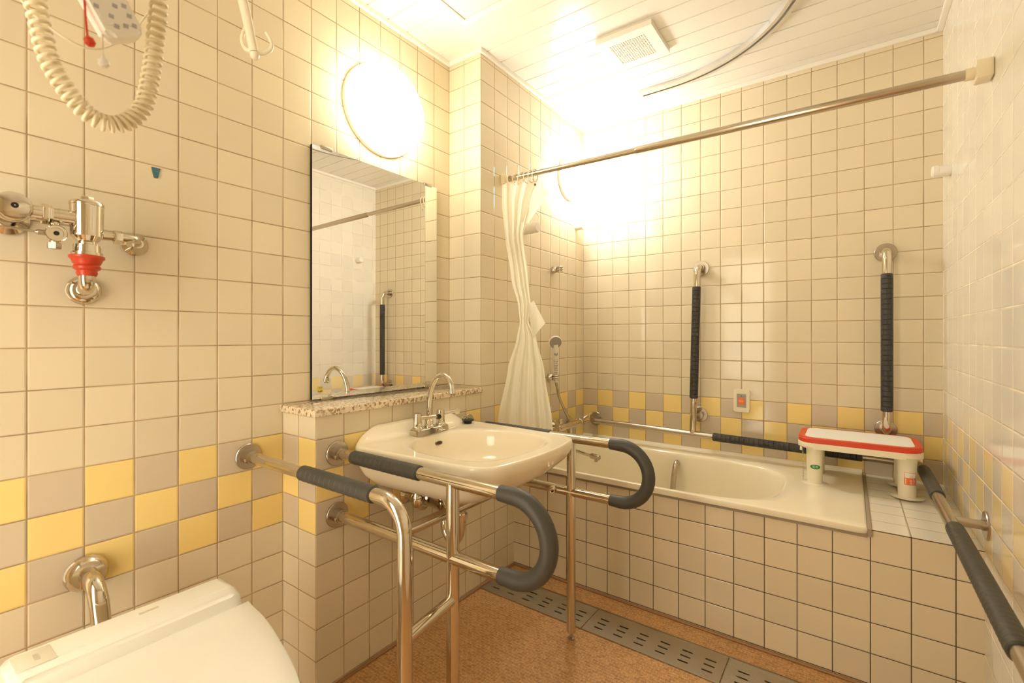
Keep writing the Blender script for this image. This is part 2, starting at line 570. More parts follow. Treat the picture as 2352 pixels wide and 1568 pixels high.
t = thing('ventilation_cover', 'square white ventilation cover with a fine grille on the ceiling', 'vent', (.565, -.633, ZC))
vx0, vx1, vy0, vy1 = .443, .689, -.755, -.512
gx0, gx1, gy0, gy1 = .486, .645, -.710, -.553
bm = B()
for q in ((vx0, vx1, gy1, vy1), (vx0, vx1, vy0, gy0), (vx0, gx0, gy0, gy1), (gx1, vx1, gy0, gy1)):
    box(bm, *q, ZC - .022, ZC, 0)
bmesh.ops.remove_doubles(bm, verts=bm.verts[:], dist=1e-5)
obj('frame', bm, M_TRIM, t)
bm = B()
n = 16; pit = (gx1 - gx0) / n
for i in range(n + 1):
    c = gx0 + i * pit
    box(bm, max(gx0, c - .0018), min(gx1, c + .0018), gy0, gy1, ZC - .021, ZC - .017)
pit = (gy1 - gy0) / n
for i in range(n + 1):
    c = gy0 + i * pit
    box(bm, gx0, gx1, max(gy0, c - .0018), min(gy1, c + .0018), ZC - .0212, ZC - .0172)
obj('grille', bm, M_TRIM, t)
bm = B(); box(bm, gx0, gx1, gy0, gy1, ZC - .006, ZC - .001); obj('backing', bm, principled('vent_shadow_plastic', (.12, .08, .05), .8), t)

t = thing('curtain_track', 'curved aluminium curtain track fixed to the ceiling near the ventilation cover', 'curtain track', (.6, -.225, ZC))
path = [(.46, -.225), (.60, -.226)]
Rr = .64; cx, cy = .60, -.226 - Rr
for i in range(1, 25):
    a = PI / 2 - (PI / 2) * i / 24
    path.append((cx + Rr * math.cos(a), cy + Rr * math.sin(a)))
path.append((cx + Rr, -2.2))
def sweep2d(bm, path, prof, z0):
    P = [Vector((x, y, 0)) for x, y in path]
    fr = frames(P)
    rows = []
    for p, tt, _, _ in fr:
        side = Vector((-tt.y, tt.x, 0))
        rows.append([bm.verts.new(p + side * s + Vector((0, 0, z0 + h))) for s, h in prof])
    m = len(prof)
    for r0, r1 in zip(rows, rows[1:]):
        for k in range(m): bm.faces.new((r0[k], r0[(k + 1) % m], r1[(k + 1) % m], r1[k]))
    bm.faces.new(rows[0]); bm.faces.new(rows[-1][::-1])
bm = B()
sweep2d(bm, path, [(-.021, 0), (-.021, -.026), (-.006, -.026), (-.006, -.022), (-.017, -.022), (-.017, -.004), (.017, -.004), (.017, -.022), (.006, -.022), (.006, -.026), (.021, -.026), (.021, 0)], ZC)
obj('rail', bm, principled('track_metal', (.72, .70, .66), .3, .8), t, ang=25)
bm = B(); box(bm, .436, .462, -.246, -.204, ZC - .027, ZC, .002)
obj('end_stop', bm, M_WHITE, t)

# ================================================================== WALL LAMPS
def wall_lamp(label, xw, yc, zc, R, depth, mat):
    t = thing('wall_lamp', label, 'lamp', (xw, yc, zc), 'round wall lamps')
    bm = B(); lathe(bm, (xw, yc, zc), (1, 0, 0), [(0, R), (.016, R), (.02, R - .004), (.02, R - .012)], 64); obj('base_ring', bm, M_WHITE, t)
    bm = B()
    pr = [(.018, R - .006)]
    for i in range(0, 11):
        a = PI / 2 * i / 10
        pr.append((depth - .035 + .035 * math.sin(a), R - .006 - .035 + .035 * math.cos(a)))
    pr += [(depth + .004, R * .5), (depth + .006, 0)]
    lathe(bm, (xw, yc, zc), (1, 0, 0), pr, 64); obj('diffuser', bm, mat, t)
    return t
wall_lamp('large lit round lamp on the left wall above the mirror', XL, -1.40, 2.015, .176, .092, M_LAMP1)
wall_lamp('small lit round lamp beside the back corner of the bath alcove', 0, -.20, 2.03, .12, .085, M_LAMP2)

# ================================================================== MIRROR AND SHELF
t = thing('wall_mirror', 'tall frameless mirror on the left wall above the stone shelf', 'mirror', (XL, -1.40, .895))
my0, my1, mz0, mz1, mx = -1.704, -1.098, .895, 1.786, XL + .014
bm = B(); box(bm, XL + .002, mx - .0006, my0, my1, mz0, mz1); obj('backing', bm, M_DARK, t, smooth=False)
bm = B()
box(bm, mx - .0004, mx, my0, my1, mz0, mz1); obj('glass', bm, M_MIRROR, t, smooth=False)
for cy, cz, up in ((my0 + .055, mz1, 1), (my1 - .055, mz1, 1), (my0 + .055, mz0, -1), (my1 - .055, mz0, -1)):
    bm = B(); box(bm, XL + .001, mx + .004, cy - .022, cy + .022, cz - .006, cz + .006, .0015); obj('clip', bm, M_STEEL, t)
bm = B(); prism(bm, [(-.011, .012), (.011, .012), (.011, -.007), (0, -.014), (-.011, -.007)], (mx + .0003, my0 + .030, mz0 + .032), (0, 1, 0), (0, 0, 1), .0003)
st = obj('sticker', bm, M_YLABEL, t)
bm = B()
for k in (-1, 0, 1): box(bm, mx + .0006, mx + .0009, my0 + .030 + k * .0055 - .002, my0 + .030 + k * .0055 + .002, mz0 + .025, mz0 + .0295)
box(bm, mx + .0006, mx + .0009, my0 + .024, my0 + .036, mz0 + .0375, mz0 + .0395)
obj('print', bm, M_INK, st)

bm = B(); box(bm, XL, .012, YB - .012, YP + .001, .866, .889, .003, 3)
tag(obj('stone_shelf', bm, M_STONE), 'speckled beige stone shelf on the tiled ledge below the mirror', 'shelf')

# ================================================================== WASHBASIN
ZB = .760
YCB = -1.40
def outer_outline(n=96, grow=0.0):
    """basin rim, straight at the wall, slightly narrower and rounded in front"""
    pts = []
    hw0, hw1, x1 = .293 + grow, .262 + grow, .572 + grow
    rb, rf = .07, .085
    corner = []
    def arc(cx, cy, r, a0, a1, k=14):
        return [(cx + r * math.cos(a0 + (a1 - a0) * i / k), cy + r * math.sin(a0 + (a1 - a0) * i / k)) for i in range(k + 1)]
    # counter-clockwise seen from above, from the wall on the far (+y) side
    P = []
    P += [(.001, hw0 - .05)]
    P += arc(rb, hw0 - rb, rb, PI * .80, PI * .52, 8)
    P += arc(x1 - rf, hw1 - rf, rf, PI * .48, .12, 14)
    P += [(x1 + .014, hw1 * .35), (x1 + .017, 0), (x1 + .014, -hw1 * .35)]
    P += arc(x1 - rf, -hw1 + rf, rf, -.12, -PI * .48, 14)
    P += arc(rb, -hw0 + rb, rb, -PI * .52, -PI * .80, 8)
    P += [(.001, -hw0 + .05)]
    return P
def resample(P, n):
    Q = P + [P[0]]
    L = [0]
    for a, b in zip(Q, Q[1:]): L.append(L[-1] + math.hypot(b[0] - a[0], b[1] - a[1]))
    out = []; j = 0
    for i in range(n):
        s = L[-1] * i / n
        while L[j + 1] < s: j += 1
        f = (s - L[j]) / max(1e-9, L[j + 1] - L[j])
        out.append((Q[j][0] + (Q[j + 1][0] - Q[j][0]) * f, Q[j][1] + (Q[j + 1][1] - Q[j][1]) * f))
    return out
N = 128
OUT = resample(outer_outline(), N)
# bowl outline sampled at matching directions
BC = (.315, 0.0)
def bowl_pt(dirx, diry, s=1.0):
    a, b = (.207 if dirx > 0 else .228), .208
    e = 3.0 if dirx > 0 else 1.95
    l = (abs(dirx / a) ** e + abs(diry / b) ** e) ** (-1 / e)
    return (BC[0] + dirx * l * s, BC[1] + diry * l * s)
INN = []
for x, y in OUT:
    dx, dy = x - BC[0], y - BC[1]
    L = math.hypot(dx, dy); INN.append(bowl_pt(dx / L, dy / L))
def lip_z(x, y):
    """raised lip along the wall"""
    k = max(0.0, 1 - x / .060)
    k = k * k * (3 - 2 * k)
    e = max(0.0, min(1.0, (.294 - abs(y)) / .125)); e = e * e * (3 - 2 * e)
    return ZB + .050 * k * e
rings = []
def scaled(S, cx, z, sy=None):
    sy = S if sy is None else sy
    return [(max(.001, cx + (x - cx) * S), YCB + y * sy, z) for x, y in OUT]
rings.append(scaled(.30, .16, .600))
rings.append(scaled(.55, .13, .603))
rings.append(scaled(.74, .08, .622))
rings.append(scaled(.88, .04, .660))
rings.append(scaled(.955, .02, .695))
rings.append(scaled(.985, .01, .720))
rings.append([(x, YCB + y, .736) for x, y in OUT])
def mixr(f, z=None, dz=0.0):
    r = []
    for (x, y), (u, v) in zip(OUT, INN):
        X, Y = x + (u - x) * f, y + (v - y) * f
        r.append((X, YCB + Y, (lip_z(X, Y) if z is None else z) + dz))
    return r
rings.append(mixr(.006, None, -.008))
rings.append(mixr(.03, None, -.001))
rings.append(mixr(.07, None, .001))
for f in (.16, .28, .42, .58, .74, .88): rings.append(mixr(f, None, .001 - .004 * f))
rings.append(mixr(.96, None, -.006))
for s, dz in ((1.0, -.012), (.965, -.026), (.93, -.050), (.87, -.078), (.76, -.100), (.58, -.114), (.34, -.121), (.12, -.125)):
    rings.append([(BC[0] + (u - BC[0]) * s - .02 * (1 - s), YCB + v * s, ZB + dz) for u, v in INN])
t = thing('washbasin', 'ivory ceramic washbasin fixed to the ledge between the steel handrails', 'washbasin', (.0, YCB, .60))
bm = B(); rings_mesh(bm, rings, True, True); obj('bowl', bm, M_BASIN, t, ang=70)
# overflow slot on the rear left wall of the bowl
bm = B(); 
oc = Vector((.1035, YCB + .032, ZB - .039)); nn = Vector((.95, -.06, .29)).normalized()
ux = Vector((-nn.y, nn.x, 0)).normalized(); uy = nn.cross(ux)
prism(bm, rrect(.032, .011, .0054), oc - nn * .012, ux, uy, .0125); ov = obj('overflow_slot', bm, principled('slot_shadow_brown', (.06, .035, .015), .6), t)
bm = B(); tube(bm, [oc + nn * .0004 + ux * (.0165 * math.cos(a)) + uy * (.0060 * math.sin(a)) for a in [2 * PI * i / 24 for i in range(25)]], .0012, 6, False); obj('slot_rim', bm, principled('aged_brass', (.35, .24, .11), .4, .6), ov)
bm = B(); lathe(bm, (.292, YCB, ZB - .1255), (0, 0, 1), [(0, .024), (.002, .024), (.003, .019), (.001, .016), (.001, 0)], 28); obj('drain_ring', bm, M_CHROME, t)

# --- tap
t = thing('basin_tap', 'chrome two-handle tap with a tall swan neck spout on the washbasin', 'tap', (.07, -1.385, ZB))
yb0, yb1 = -1.465, -1.300
bm = B()
pr = [(-.024, 0), (.024, 0), (.020, .024), (-.018, .026)]
v0 = [bm.verts.new((.068 + x, yb0, ZB - .004 + z)) for x, z in pr]; v1 = [bm.verts.new((.068 + x, yb1, ZB - .004 + z)) for x, z in pr]
bm.faces.new(v0); bm.faces.new(v1[::-1])
for k in range(4): bm.faces.new((v0[k], v1[k], v1[(k + 1) % 4], v0[(k + 1) % 4]))
bmesh.ops.bevel(bm, geom=bm.edges[:], offset=.004, segments=3, affect='EDGES'); obj('base', bm, M_CHROME, t)
bm = B(); lathe(bm, (.068, -1.385, ZB + .018), (0, 0, 1), [(0, .019), (.008, .019), (.010, .016), (.026, .016), (.030, .012), (.032, .012)], 28); obj('spout_collar', bm, M_CHROME, t)
sp = smooth_path([(.068, -1.385, ZB + .035), (.070, -1.385, ZB + .10), (.082, -1.387, ZB + .155), (.108, -1.391, ZB + .197), (.145, -1.396, ZB + .217), (.178, -1.401, ZB + .208), (.199, -1.404, ZB + .182), (.203, -1.405, ZB + .165)], 6)
bm = B(); tube(bm, sp, .0095, 16); obj('spout', bm, M_CHROME, t, ang=60)
bm = B(); lathe(bm, (.203, -1.405, ZB + .170), (.12, 0, -1), [(0, .011), (.004, .0125), (.014, .0125), (.016, .010), (.022, .009), (.022, 0)], 20)
tube(bm, [(.196, -1.404, ZB + .158), (.184, -1.402, ZB + .150)], .006, 10); obj('spout_nozzle', bm, M_CHROME, t)
for yy, d, cap in ((-1.440, Vector((.045, .030, 0)), M_RED), (-1.322, Vector((.018, .045, 0)), M_TEAL)):
    bm = B(); lathe(bm, (.066, yy, ZB + .02), (0, 0, 1), [(0, .021), (.004, .019), (.006, .0165), (.050, .0155), (.055, .0145), (.056, .012), (.056, 0)], 28); h = obj('handle', bm, M_CHROME, t)
    bm = B()
    p0 = Vector((.066, yy, ZB + .062)); 
    tube(bm, [p0 + d * .2 + Vector((0, 0, -.003)), p0 + d * .7, p0 + d * 1.1 + Vector((0, 0, .003)), p0 + d * 1.35 + Vector((0, 0, .004))], [.0075, .006, .0065, .005], 12)
    dn = d.normalized()
    lathe(bm, p0 + d * 1.45 + Vector((0, 0, .003)) - dn.cross(Vector((0, 0, 1))) * .004, dn.cross(Vector((0, 0, 1))), [(0, .010), (.002, .0125), (.006, .0125), (.008, .010)], 20); obj('lever', bm, M_CHROME, h)
    bm = B(); lathe(bm, (.066, yy, ZB + .0755), (0, 0, 1), [(0, .0118), (.0012, .0112), (.0014, .008)], 24); obj('indicator_ring', bm, principled('worn_ring', (.55, .35, .25), .3, .7) if cap is M_RED else M_CHROME, h)

t = thing('basin_plug', 'black rubber plug on a thin chain lying on the washbasin rim', 'plug', (.066, -1.165, ZB))
bm = B(); lathe(bm, (.066, -1.165, ZB - .002), (0.06, -.03, 1), [(0, .012), (.003, .0165), (.012, .019), (.014, .024), (.018, .024), (.019, .018), (.019, 0)], 28); obj('stopper', bm, M_BLACK, t)
bm = B()
for k in range(2):
    c = Vector((.066 - .004 * k, -1.172 - .010 * k, ZB + .024 + .003 * k))
    tube(bm, [c + Vector((.006 * math.cos(a) * (1 if k else .3), .006 * math.cos(a), .006 * math.sin(a))) for a in [2 * PI * i / 14 for i in range(15)]], .001, 6, False)
obj('ring', bm, M_CHROME, t)
bm = B(); tube(bm, smooth_path([(.062, -1.182, ZB + .022), (.080, -1.215, ZB + .010), (.094, -1.262, ZB + .004), (.097, -1.305, ZB + .003), (.095, -1.340, ZB + .004), (.092, -1.356, ZB + .006)], 6), .0008, 6)
for k in range(4):
    c = Vector((.098, -1.350 - .005 * k, ZB + .007 + .002 * (k % 2)))
    tube(bm, [c + Vector((.0055 * math.cos(a) * (.4 + .6 * (k % 2)), .006 * math.cos(a), .005 * math.sin(a))) for a in [2 * PI * i / 12 for i in range(13)]], .0009, 6, False)
obj('chain', bm, M_CHROME, t)

# --- pipes under the basin
t = thing('shutoff_valve', 'chrome shutoff valve with an oval handle under the washbasin', 'valve', (0, -1.44, .53))
vc = Vector((.062, -1.437, .530))
bm = B(); lathe(bm, (0, vc.y, vc.z), (1, 0, 0), [(0, .030), (.004, .030), (.012, .018), (.03, .013), (.055, .013), (.057, 0)], 28); obj('wall_flange', bm, M_CHROME, t)
bm = B(); lathe(bm, vc - Vector((0, 0, .036)), (0, 0, 1), [(0, .010), (.004, .019), (.016, .024), (.040, .024), (.054, .016), (.070, .013), (.090, .013), (.090, 0)], 28); obj('body', bm, M_CHROME, t)
bm = B(); tube(bm, [vc + Vector((.005, .01, .005)), vc + Vector((.030, .018, .008))], .009, 14)
hn_ = Vector((.86, .48, .1)).normalized(); hu = Vector((-.25, .55, .80)); hu = (hu - hn_ * hu.dot(hn_)).normalized(); hv = hn_.cross(hu)
prism(bm, [(.026 * math.cos(a), .0155 * math.sin(a)) for a in [2 * PI * i / 24 for i in range(24)]], vc + Vector((.030, .018, .008)), hu, hv, .007)
obj('handle', bm, M_CHROME, t)
bm = B(); tube(bm, smooth_path([vc + Vector((0, 0, .05)), vc + Vector((0, .004, .075)), vc + Vector((.004, .010, .10))], 4), .007, 12); obj('riser_pipe', bm, M_CHROME, t)
bm = B(); tube(bm, smooth_path([vc + Vector((.006, .012, 0)), vc + Vector((.012, .050, .004)), vc + Vector((.024, .082, -.010)), vc + Vector((.036, .098, -.045)), vc + Vector((.040, .10, -.09))], 6), .0115, 14); obj('bent_pipe', bm, M_CHROME, t, ang=60)
t = thing('basin_trap', 'curved chrome drain trap below the washbasin bowl', 'drain pipe', (.15, -1.38, .40))
bm = B(); tube(bm, smooth_path([(.245, YCB, .615), (.245, YCB, .56), (.244, YCB, .50), (.236, YCB, .43), (.215, YCB, .398), (.188, YCB + .002, .395), (.165, YCB + .004, .418), (.154, YCB + .008, .455), (.135, YCB + .02, .478), (.10, YCB + .04, .482), (.05, YCB + .05, .482), (.004, YCB + .05, .482)], 6), .0155, 16); obj('pipe', bm, M_CHROME, t, ang=60)
bm = B(); lathe(bm, (.001, YCB + .05, .482), (1, 0, 0), [(0, .036), (.004, .036), (.012, .020), (.016, .018)], 28); obj('wall_flange', bm, M_CHROME, t)
bm = B(); lathe(bm, (.245, YCB, .590), (0, 0, -1), [(0, .024), (.012, .024), (.014, .019), (.03, .019)], 24); obj('nut', bm, M_CHROME, t)
bm = B(); lathe(bm, (.244, YCB, .500), (0, 0, -1), [(0, .021), (.018, .021)], 24); obj('nut', bm, M_CHROME, t)

# ================================================================== HANDRAIL FRAME AROUND THE BASIN
ZU, ZL, XPOST, R = .740, .543, .505, .017
YA, YBR, YCR = -1.911, -1.726, -1.088
t = thing('handrail_frame', 'tubular steel support frame with grey grips around the washbasin', 'handrail', (XPOST, YBR, 0))
RU = (ZU - ZL) / 2
def uring(y, x0=.698, a0=-PI / 2, a1=PI / 2, n=20):
    return [(x0 + RU * math.cos(a0 + (a1 - a0) * i / n), y, (ZU + ZL) / 2 + RU * math.sin(a0 + (a1 - a0) * i / n)) for i in range(n + 1)]
def rail(y, lower_from, g0, g1):
    bm = B(); tube(bm, [(.0, y, ZU), (.667, y, ZU)], R, 20); obj('upper_rail', bm, M_CHROME, t)
    bm = B(); tube(bm, [(lower_from, y, ZL), (.667, y, ZL)], R, 20); obj('lower_rail', bm, M_CHROME, t)
    bm = B()
    pts = [(.660, y, ZL)] + uring(y) + [(.660, y, ZU)]
    tube(bm, pts, [.0195] + [.0215] * (len(pts) - 2) + [.0195], 22); obj('curved_grip', bm, M_GRIP, t, ang=60)
    bm = B(); grip_tube(bm, (g0, y, ZU), (g1, y, ZU), .0208); obj('ribbed_grip', bm, M_GRIP, t, ang=30)
    bm = B(); flange(bm, (0.0, y, ZU), (1, 0, 0)); fl = obj('wall_flange', bm, M_STEEL, t)
    bm = B(); lathe(bm, (.022, y - .019, ZU - .006), (0, -1, -.2), [(0, .006), (.004, .006), (.005, .003), (.005, 0)], 12); obj('set_screw', bm, M_CHROME, fl)
    bm = B(); tube(bm, [(XPOST, y, .028), (XPOST, y, ZU)], R, 20); obj('post', bm, M_CHROME, t)
    bm = B(); lathe(bm, (XPOST, y, 0), (0, 0, 1), [(0, .0125), (.004, .0125), (.008, .006), (.03, .006)], 20); obj('foot', bm, M_STEEL, t)
rail(YBR, 0.0, .087, .384)
rail(YCR, .28, .10, .416)
bm = B(); flange(bm, (0.0, YBR, ZL), (1, 0, 0)); fl = obj('wall_flange', bm, M_STEEL, t)
bm = B(); lathe(bm, (.022, YBR - .019, ZL - .006), (0, -1, -.2), [(0, .006), (.004, .006), (.005, .003), (.005, 0)], 12); obj('set_screw', bm, M_CHROME, fl)
bm = B(); tube(bm, [(.28, YBR, ZL), (.28, YCR, ZL)], R, 20); obj('cross_bar', bm, M_CHROME, t)
# open tube stub on the far lower rail
bm = B(); lathe(bm, (.435, YCR - .010, ZL), (0, -1, 0), [(0, .0135), (.014, .0135), (.014, .0105), (.004, .0105), (.004, 0)], 24); stub = obj('tube_stub', bm, M_CHROME, t)
bm = B(); lathe(bm, (.435, YCR - .0145, ZL), (0, -1, 0), [(0, .0104), (.001, .0104), (.001, 0)], 20); obj('stub_bore', bm, M_DARK, stub)
# near L-shaped rail from the left wall
bm = B(); tube(bm, fillet([(XL, YA, ZU), (.531, YA, ZU), (.531, YA, .028)], .075, 12), R, 20); obj('bent_rail', bm, M_CHROME, t)
bm = B(); lathe(bm, (.531, YA, 0), (0, 0, 1), [(0, .0125), (.004, .0125), (.008, .006), (.03, .006)], 20); obj('foot', bm, M_STEEL, t)
bm = B(); grip_tube(bm, (.118, YA, ZU), (.425, YA, ZU), .0208); obj('ribbed_grip', bm, M_GRIP, t, ang=30)
bm = B(); flange(bm, (XL, YA, ZU), (1, 0, 0)); fl = obj('wall_flange', bm, M_STEEL, t)
bm = B(); lathe(bm, (XL + .022, YA - .019, ZU - .006), (0, -1, -.2), [(0, .006), (.004, .006), (.005, .003), (.005, 0)], 12); obj('set_screw', bm, M_CHROME, fl)
bm = B(); tube(bm, [(.531, YA, .435), (.505, YBR, .435)], .0145, 20); obj('short_rung', bm, M_CHROME, t)

# ================================================================== BATH
t = thing('bathtub', 'ivory bathtub with a rounded inside set behind the tiled apron', 'bathtub', (.69, -.38, .08))
ZT = .508
def tub_outline(n):
    P = rrect(1.385 - .002, .755, .008, 4)
    return resample([(x + .6945, y - .3785) for x, y in P], n)
NT_ = 144
TO = tub_outline(NT_)
TC = (.605, -.415)
def tub_in(dx, dy, s=1.0):
    a = .512 if dx > 0 else .52
    b = .318 if dy < 0 else .285
    e = 3.4 if dx > 0 else 5.0
    l = (abs(dx / a) ** e + abs(dy / b) ** e) ** (-1 / e)
    return TC[0] + dx * l * s, TC[1] + dy * l * s
TI = []
for x, y in TO:
    dx, dy = x - TC[0], y - TC[1]; L = math.hypot(dx, dy)
    TI.append(tub_in(dx / L, dy / L))
def tmix(f, z): return [(x + (u - x) * f, y + (v - y) * f, z) for (x, y), (u, v) in zip(TO, TI)]
rings = [tmix(.012, ZT - .022), tmix(0, ZT - .020), tmix(0, ZT - .004), tmix(.008, ZT - .0008), tmix(.03, ZT), tmix(.3, ZT), tmix(.6, ZT), tmix(.84, ZT), tmix(.955, ZT - .001), tmix(.988, ZT - .006)]
for s, z in ((1.0, ZT - .018), (.992, ZT - .03), (.982, ZT - .06), (.965, ZT - .14), (.945, ZT - .24), (.92, ZT - .33), (.88, ZT - .385), (.80, ZT - .415), (.6, ZT - .425), (.2, ZT - .428)):
    rings.append([(TC[0] + (u - TC[0]) * s, TC[1] + (v - TC[1]) * s, z) for u, v in TI])
bm = B(); rings_mesh(bm, rings, False, True); obj('basin', bm, M_TUB, t, ang=60)
# back flange rising to the wall tiles
bm = B()
pf = [(-.001, ZT - .02), (-.001, ZT + .012), (-.006, ZT + .012), (-.016, ZT + .002), (-.03, ZT - .002)]
a = [bm.verts.new((.002, y, z)) for y, z in pf]; b = [bm.verts.new((1.385, y, z)) for y, z in pf]
for k in range(len(pf)): bm.faces.new((a[k], a[(k + 1) % len(pf)], b[(k + 1) % len(pf)], b[k]))
bm.faces.new(a); bm.faces.new(b[::-1]); obj('back_lip', bm, M_TUB, t, ang=50)
bm = B(); tube(bm, smooth_path([(.612, -.135, .452), (.614, -.158, .462), (.613, -.178, .440), (.608, -.186, .39), (.604, -.188, .33), (.602, -.180, .275), (.602, -.150, .250)], 6), [.013, .0155] + [.0165] * 35, 16, flat=.8); obj('grab_handle', bm, M_STEEL, t, ang=60)
# caulk joint between tub and tiled deck
bm = B(); box(bm, 1.3862, 1.3975, -.758, 0, .48, .5065, .002); box(bm, .0, 1.3862, -.7485, -.744, .474, .4865); struct('trim_6', bm, M_CAULK)

# --- shower mixer, hose, handset
t = thing('bath_mixer', 'chrome thermostatic bath mixer with a long spout on the alcove wall', 'mixer tap', (0, -.27, .62))
ym0, ym1, xm, zm = -.42, -.13, .062, .618
bm = B(); lathe(bm, (xm, ym0, zm), (0, 1, 0), [(0, .012), (.004, .021), (.05, .022), (.052, .020), (.24, .020), (.242, .023), (.285, .022), (.29, .014), (.29, 0)], 28); obj('body', bm, M_CHROME, t)
bm = B(); tube(bm, [(xm + .004, ym1 - .018, zm + .01), (xm + .022, ym1 + .03, zm + .03), (xm + .03, ym1 + .07, zm + .043)], [.006, .008, .007], 12, flat=.5); obj('lever', bm, M_CHROME, t)
for yy in (-.36, -.19):
    bm = B(); lathe(bm, (0, yy, zm), (1, 0, 0), [(0, .032), (.004, .032), (.014, .018), (.05, .016)], 24); obj('wall_flange', bm, M_CHROME, t)
bm = B(); lathe(bm, (.03, -.33, zm + .012), (-.2, -.1, 1), [(0, .013), (.02, .013), (.024, .010), (.026, 0)], 16); obj('knob', bm, M_CHROME, t)
bm = B(); tube(bm, smooth_path([(xm, -.28, zm - .015), (xm, -.28, zm - .09), (.068, -.283, .492), (.09, -.287, .480), (.15, -.30, .474), (.222, -.318, .470)], 6), .0085, 14); sp_ = obj('spout', bm, M_CHROME, t, ang=60)
bm = B(); lathe(bm, (.205, -.314, .4715), (.95, -.22, -.02), [(0, .012), (.004, .0145), (.052, .0145), (.055, .0135), (.055, 0)], 22); lathe(bm, (.238, -.322, .466), (0, 0, -1), [(0, .010), (.020, .010), (.021, 0)], 18); obj('spout_nozzle', bm, M_STEEL, sp_)

bm = B(); tube(bm, smooth_path([(.046, -.418, .872), (.049, -.412, .845), (.054, -.395, .785), (.060, -.352, .715), (.058, -.300, .652), (.040, -.268, .60), (.032, -.235, .52), (.045, -.185, .40), (.06, -.165, .33), (.07, -.20, .26), (.075, -.28, .235), (.07, -.36, .27), (.055, -.39, .36), (.045, -.385, .47), (.05, -.375, .58)], 7), .0075, 12)
tag(obj('shower_hose', bm, M_STEEL, ang=60), 'grey metal shower hose hanging from the handset down into the bathtub', 'hose')

def shower_holder(label, y, z):
    t = thing('shower_holder', label, 'shower holder', (0, y, z), 'shower handset holders')
    bm = B(); lathe(bm, (0, y, z), (1, 0, .1), [(0, .020), (.004, .021), (.018, .017), (.028, .013), (.03, 0)], 24); obj('wall_mount', bm, M_CHROME, t)
    bm = B()
    ring = [(.046 + .016 * math.cos(a), y + .016 * math.sin(a)) for a in [PI * .30 + 2 * PI * .86 * i / 20 for i in range(21)]]
    for zz in (0,):
        tube(bm, [(x, q, z - .012) for x, q in ring], .0045, 10); tube(bm, [(x, q, z + .012) for x, q in ring], .0045, 10); tube(bm, [(x, q, z) for x, q in ring], .0045, 10)
    obj('cradle', bm, M_CHROME, t, ang=60)
shower_holder('empty chrome shower holder high on the alcove wall', -.372, 1.484)
shower_holder('chrome shower holder low on the alcove wall with the handset in it', -.418, .893)
t = thing('shower_handset', 'white hand shower with a round grey face standing in the lower holder', 'shower head', (.046, -.418, .875))
bm = B(); tube(bm, [(.046, -.418, .868), (.046, -.418, .885), (.046, -.418, .905), (.047, -.420, .95), (.050, -.426, 1.00), (.055, -.436, 1.045), (.058, -.444, 1.075)], [.010, .011, .0155, .0165, .0165, .016, .020], 20); obj('handle', bm, M_WHITE, t, ang=50)
hn = Vector((.62, -.66, -.42)).normalized(); hc = Vector((.060, -.450, 1.088))
bm = B(); lathe(bm, hc - hn * .012, hn, [(0, .012), (.002, .022), (.010, .034), (.022, .036), (.026, .035), (.026, .030)], 32); obj('head', bm, M_WHITE, t)
bm = B(); lathe(bm, hc + hn * .013, hn, [(0, .0325), (.002, .0325), (.0025, .030), (.0025, 0)], 32); obj('spray_face', bm, M_GREY, t)
bm = B(); lathe(bm, (.0600, -.440, 1.022), (.62, -.76, .05), [(0, .010), (.003, .010), (.005, .008), (.005, 0)], 20); obj('stop_button', bm, M_GREY, t)
bm = B()
pn = Vector((.62, -.78, 0)).normalized(); px = Vector((.78, .62, 0)).normalized()
random.seed(3)
for row in range(9):
    zz = .990 - row * .0085 - (.004 if row > 2 else 0) - (.004 if row > 6 else 0)
    c = Vector((.0485 , -.4235, zz)) + pn * .0168
    q = -.008
    while q < .008:
        w_ = random.uniform(.0015, .0035)
        for (dz0, dz1) in ((-.0022, .0022),):
            a0 = c + px * q; a1 = c + px * min(q + w_, .009)
            vs = [bm.verts.new(p) for p in (a0 + Vector((0, 0, dz0)), a1 + Vector((0, 0, dz0)), a1 + Vector((0, 0, dz1)), a0 + Vector((0, 0, dz1)))]
            bm.faces.new(vs)
        q += w_ + random.uniform(.001, .0022)
obj('printed_lines', bm, M_INK, t, smooth=False)

# ================================================================== SHOWER CURTAIN AND ROD
YROD, ZR0, ZR1 = -.835, 1.857, 1.838
t = thing('curtain_rod', 'long steel shower curtain rod spanning the bath between two walls', 'curtain rod', (.8, YROD, 1.85))
def rz(x): return ZR0 + (ZR1 - ZR0) * x / W
bm = B(); tube(bm, [(.02, YROD, rz(.02)), (.66, YROD, rz(.66))], .0115, 20); obj('thin_tube', bm, M_ROD, t)
bm = B(); tube(bm, [(.655, YROD, rz(.655)), (.659, YROD, rz(.659)), (W - .05, YROD, rz(W - .05))], [.0125, .014, .014], 20); obj('thick_tube', bm, M_ROD, t)
bm = B(); tube(bm, [(W - .055, YROD, rz(W)), (W - .03, YROD, rz(W))], .0165, 20); box(bm, W - .036, W, YROD - .026, YROD + .026, rz(W) - .026, rz(W) + .026, .006); obj('end_cap', bm, M_IVORY, t)
bm = B(); box(bm, 0, .026, YROD - .022, YROD + .022, rz(0) - .022, rz(0) + .022, .005); tube(bm, [(.02, YROD, rz(0)), (.04, YROD, rz(0))], .015, 20); obj('end_cap', bm, M_IVORY, t)

t = thing('shower_curtain', 'cream shower curtain gathered and knotted at the left end of the rod', 'curtain', (.1, YROD, .56))
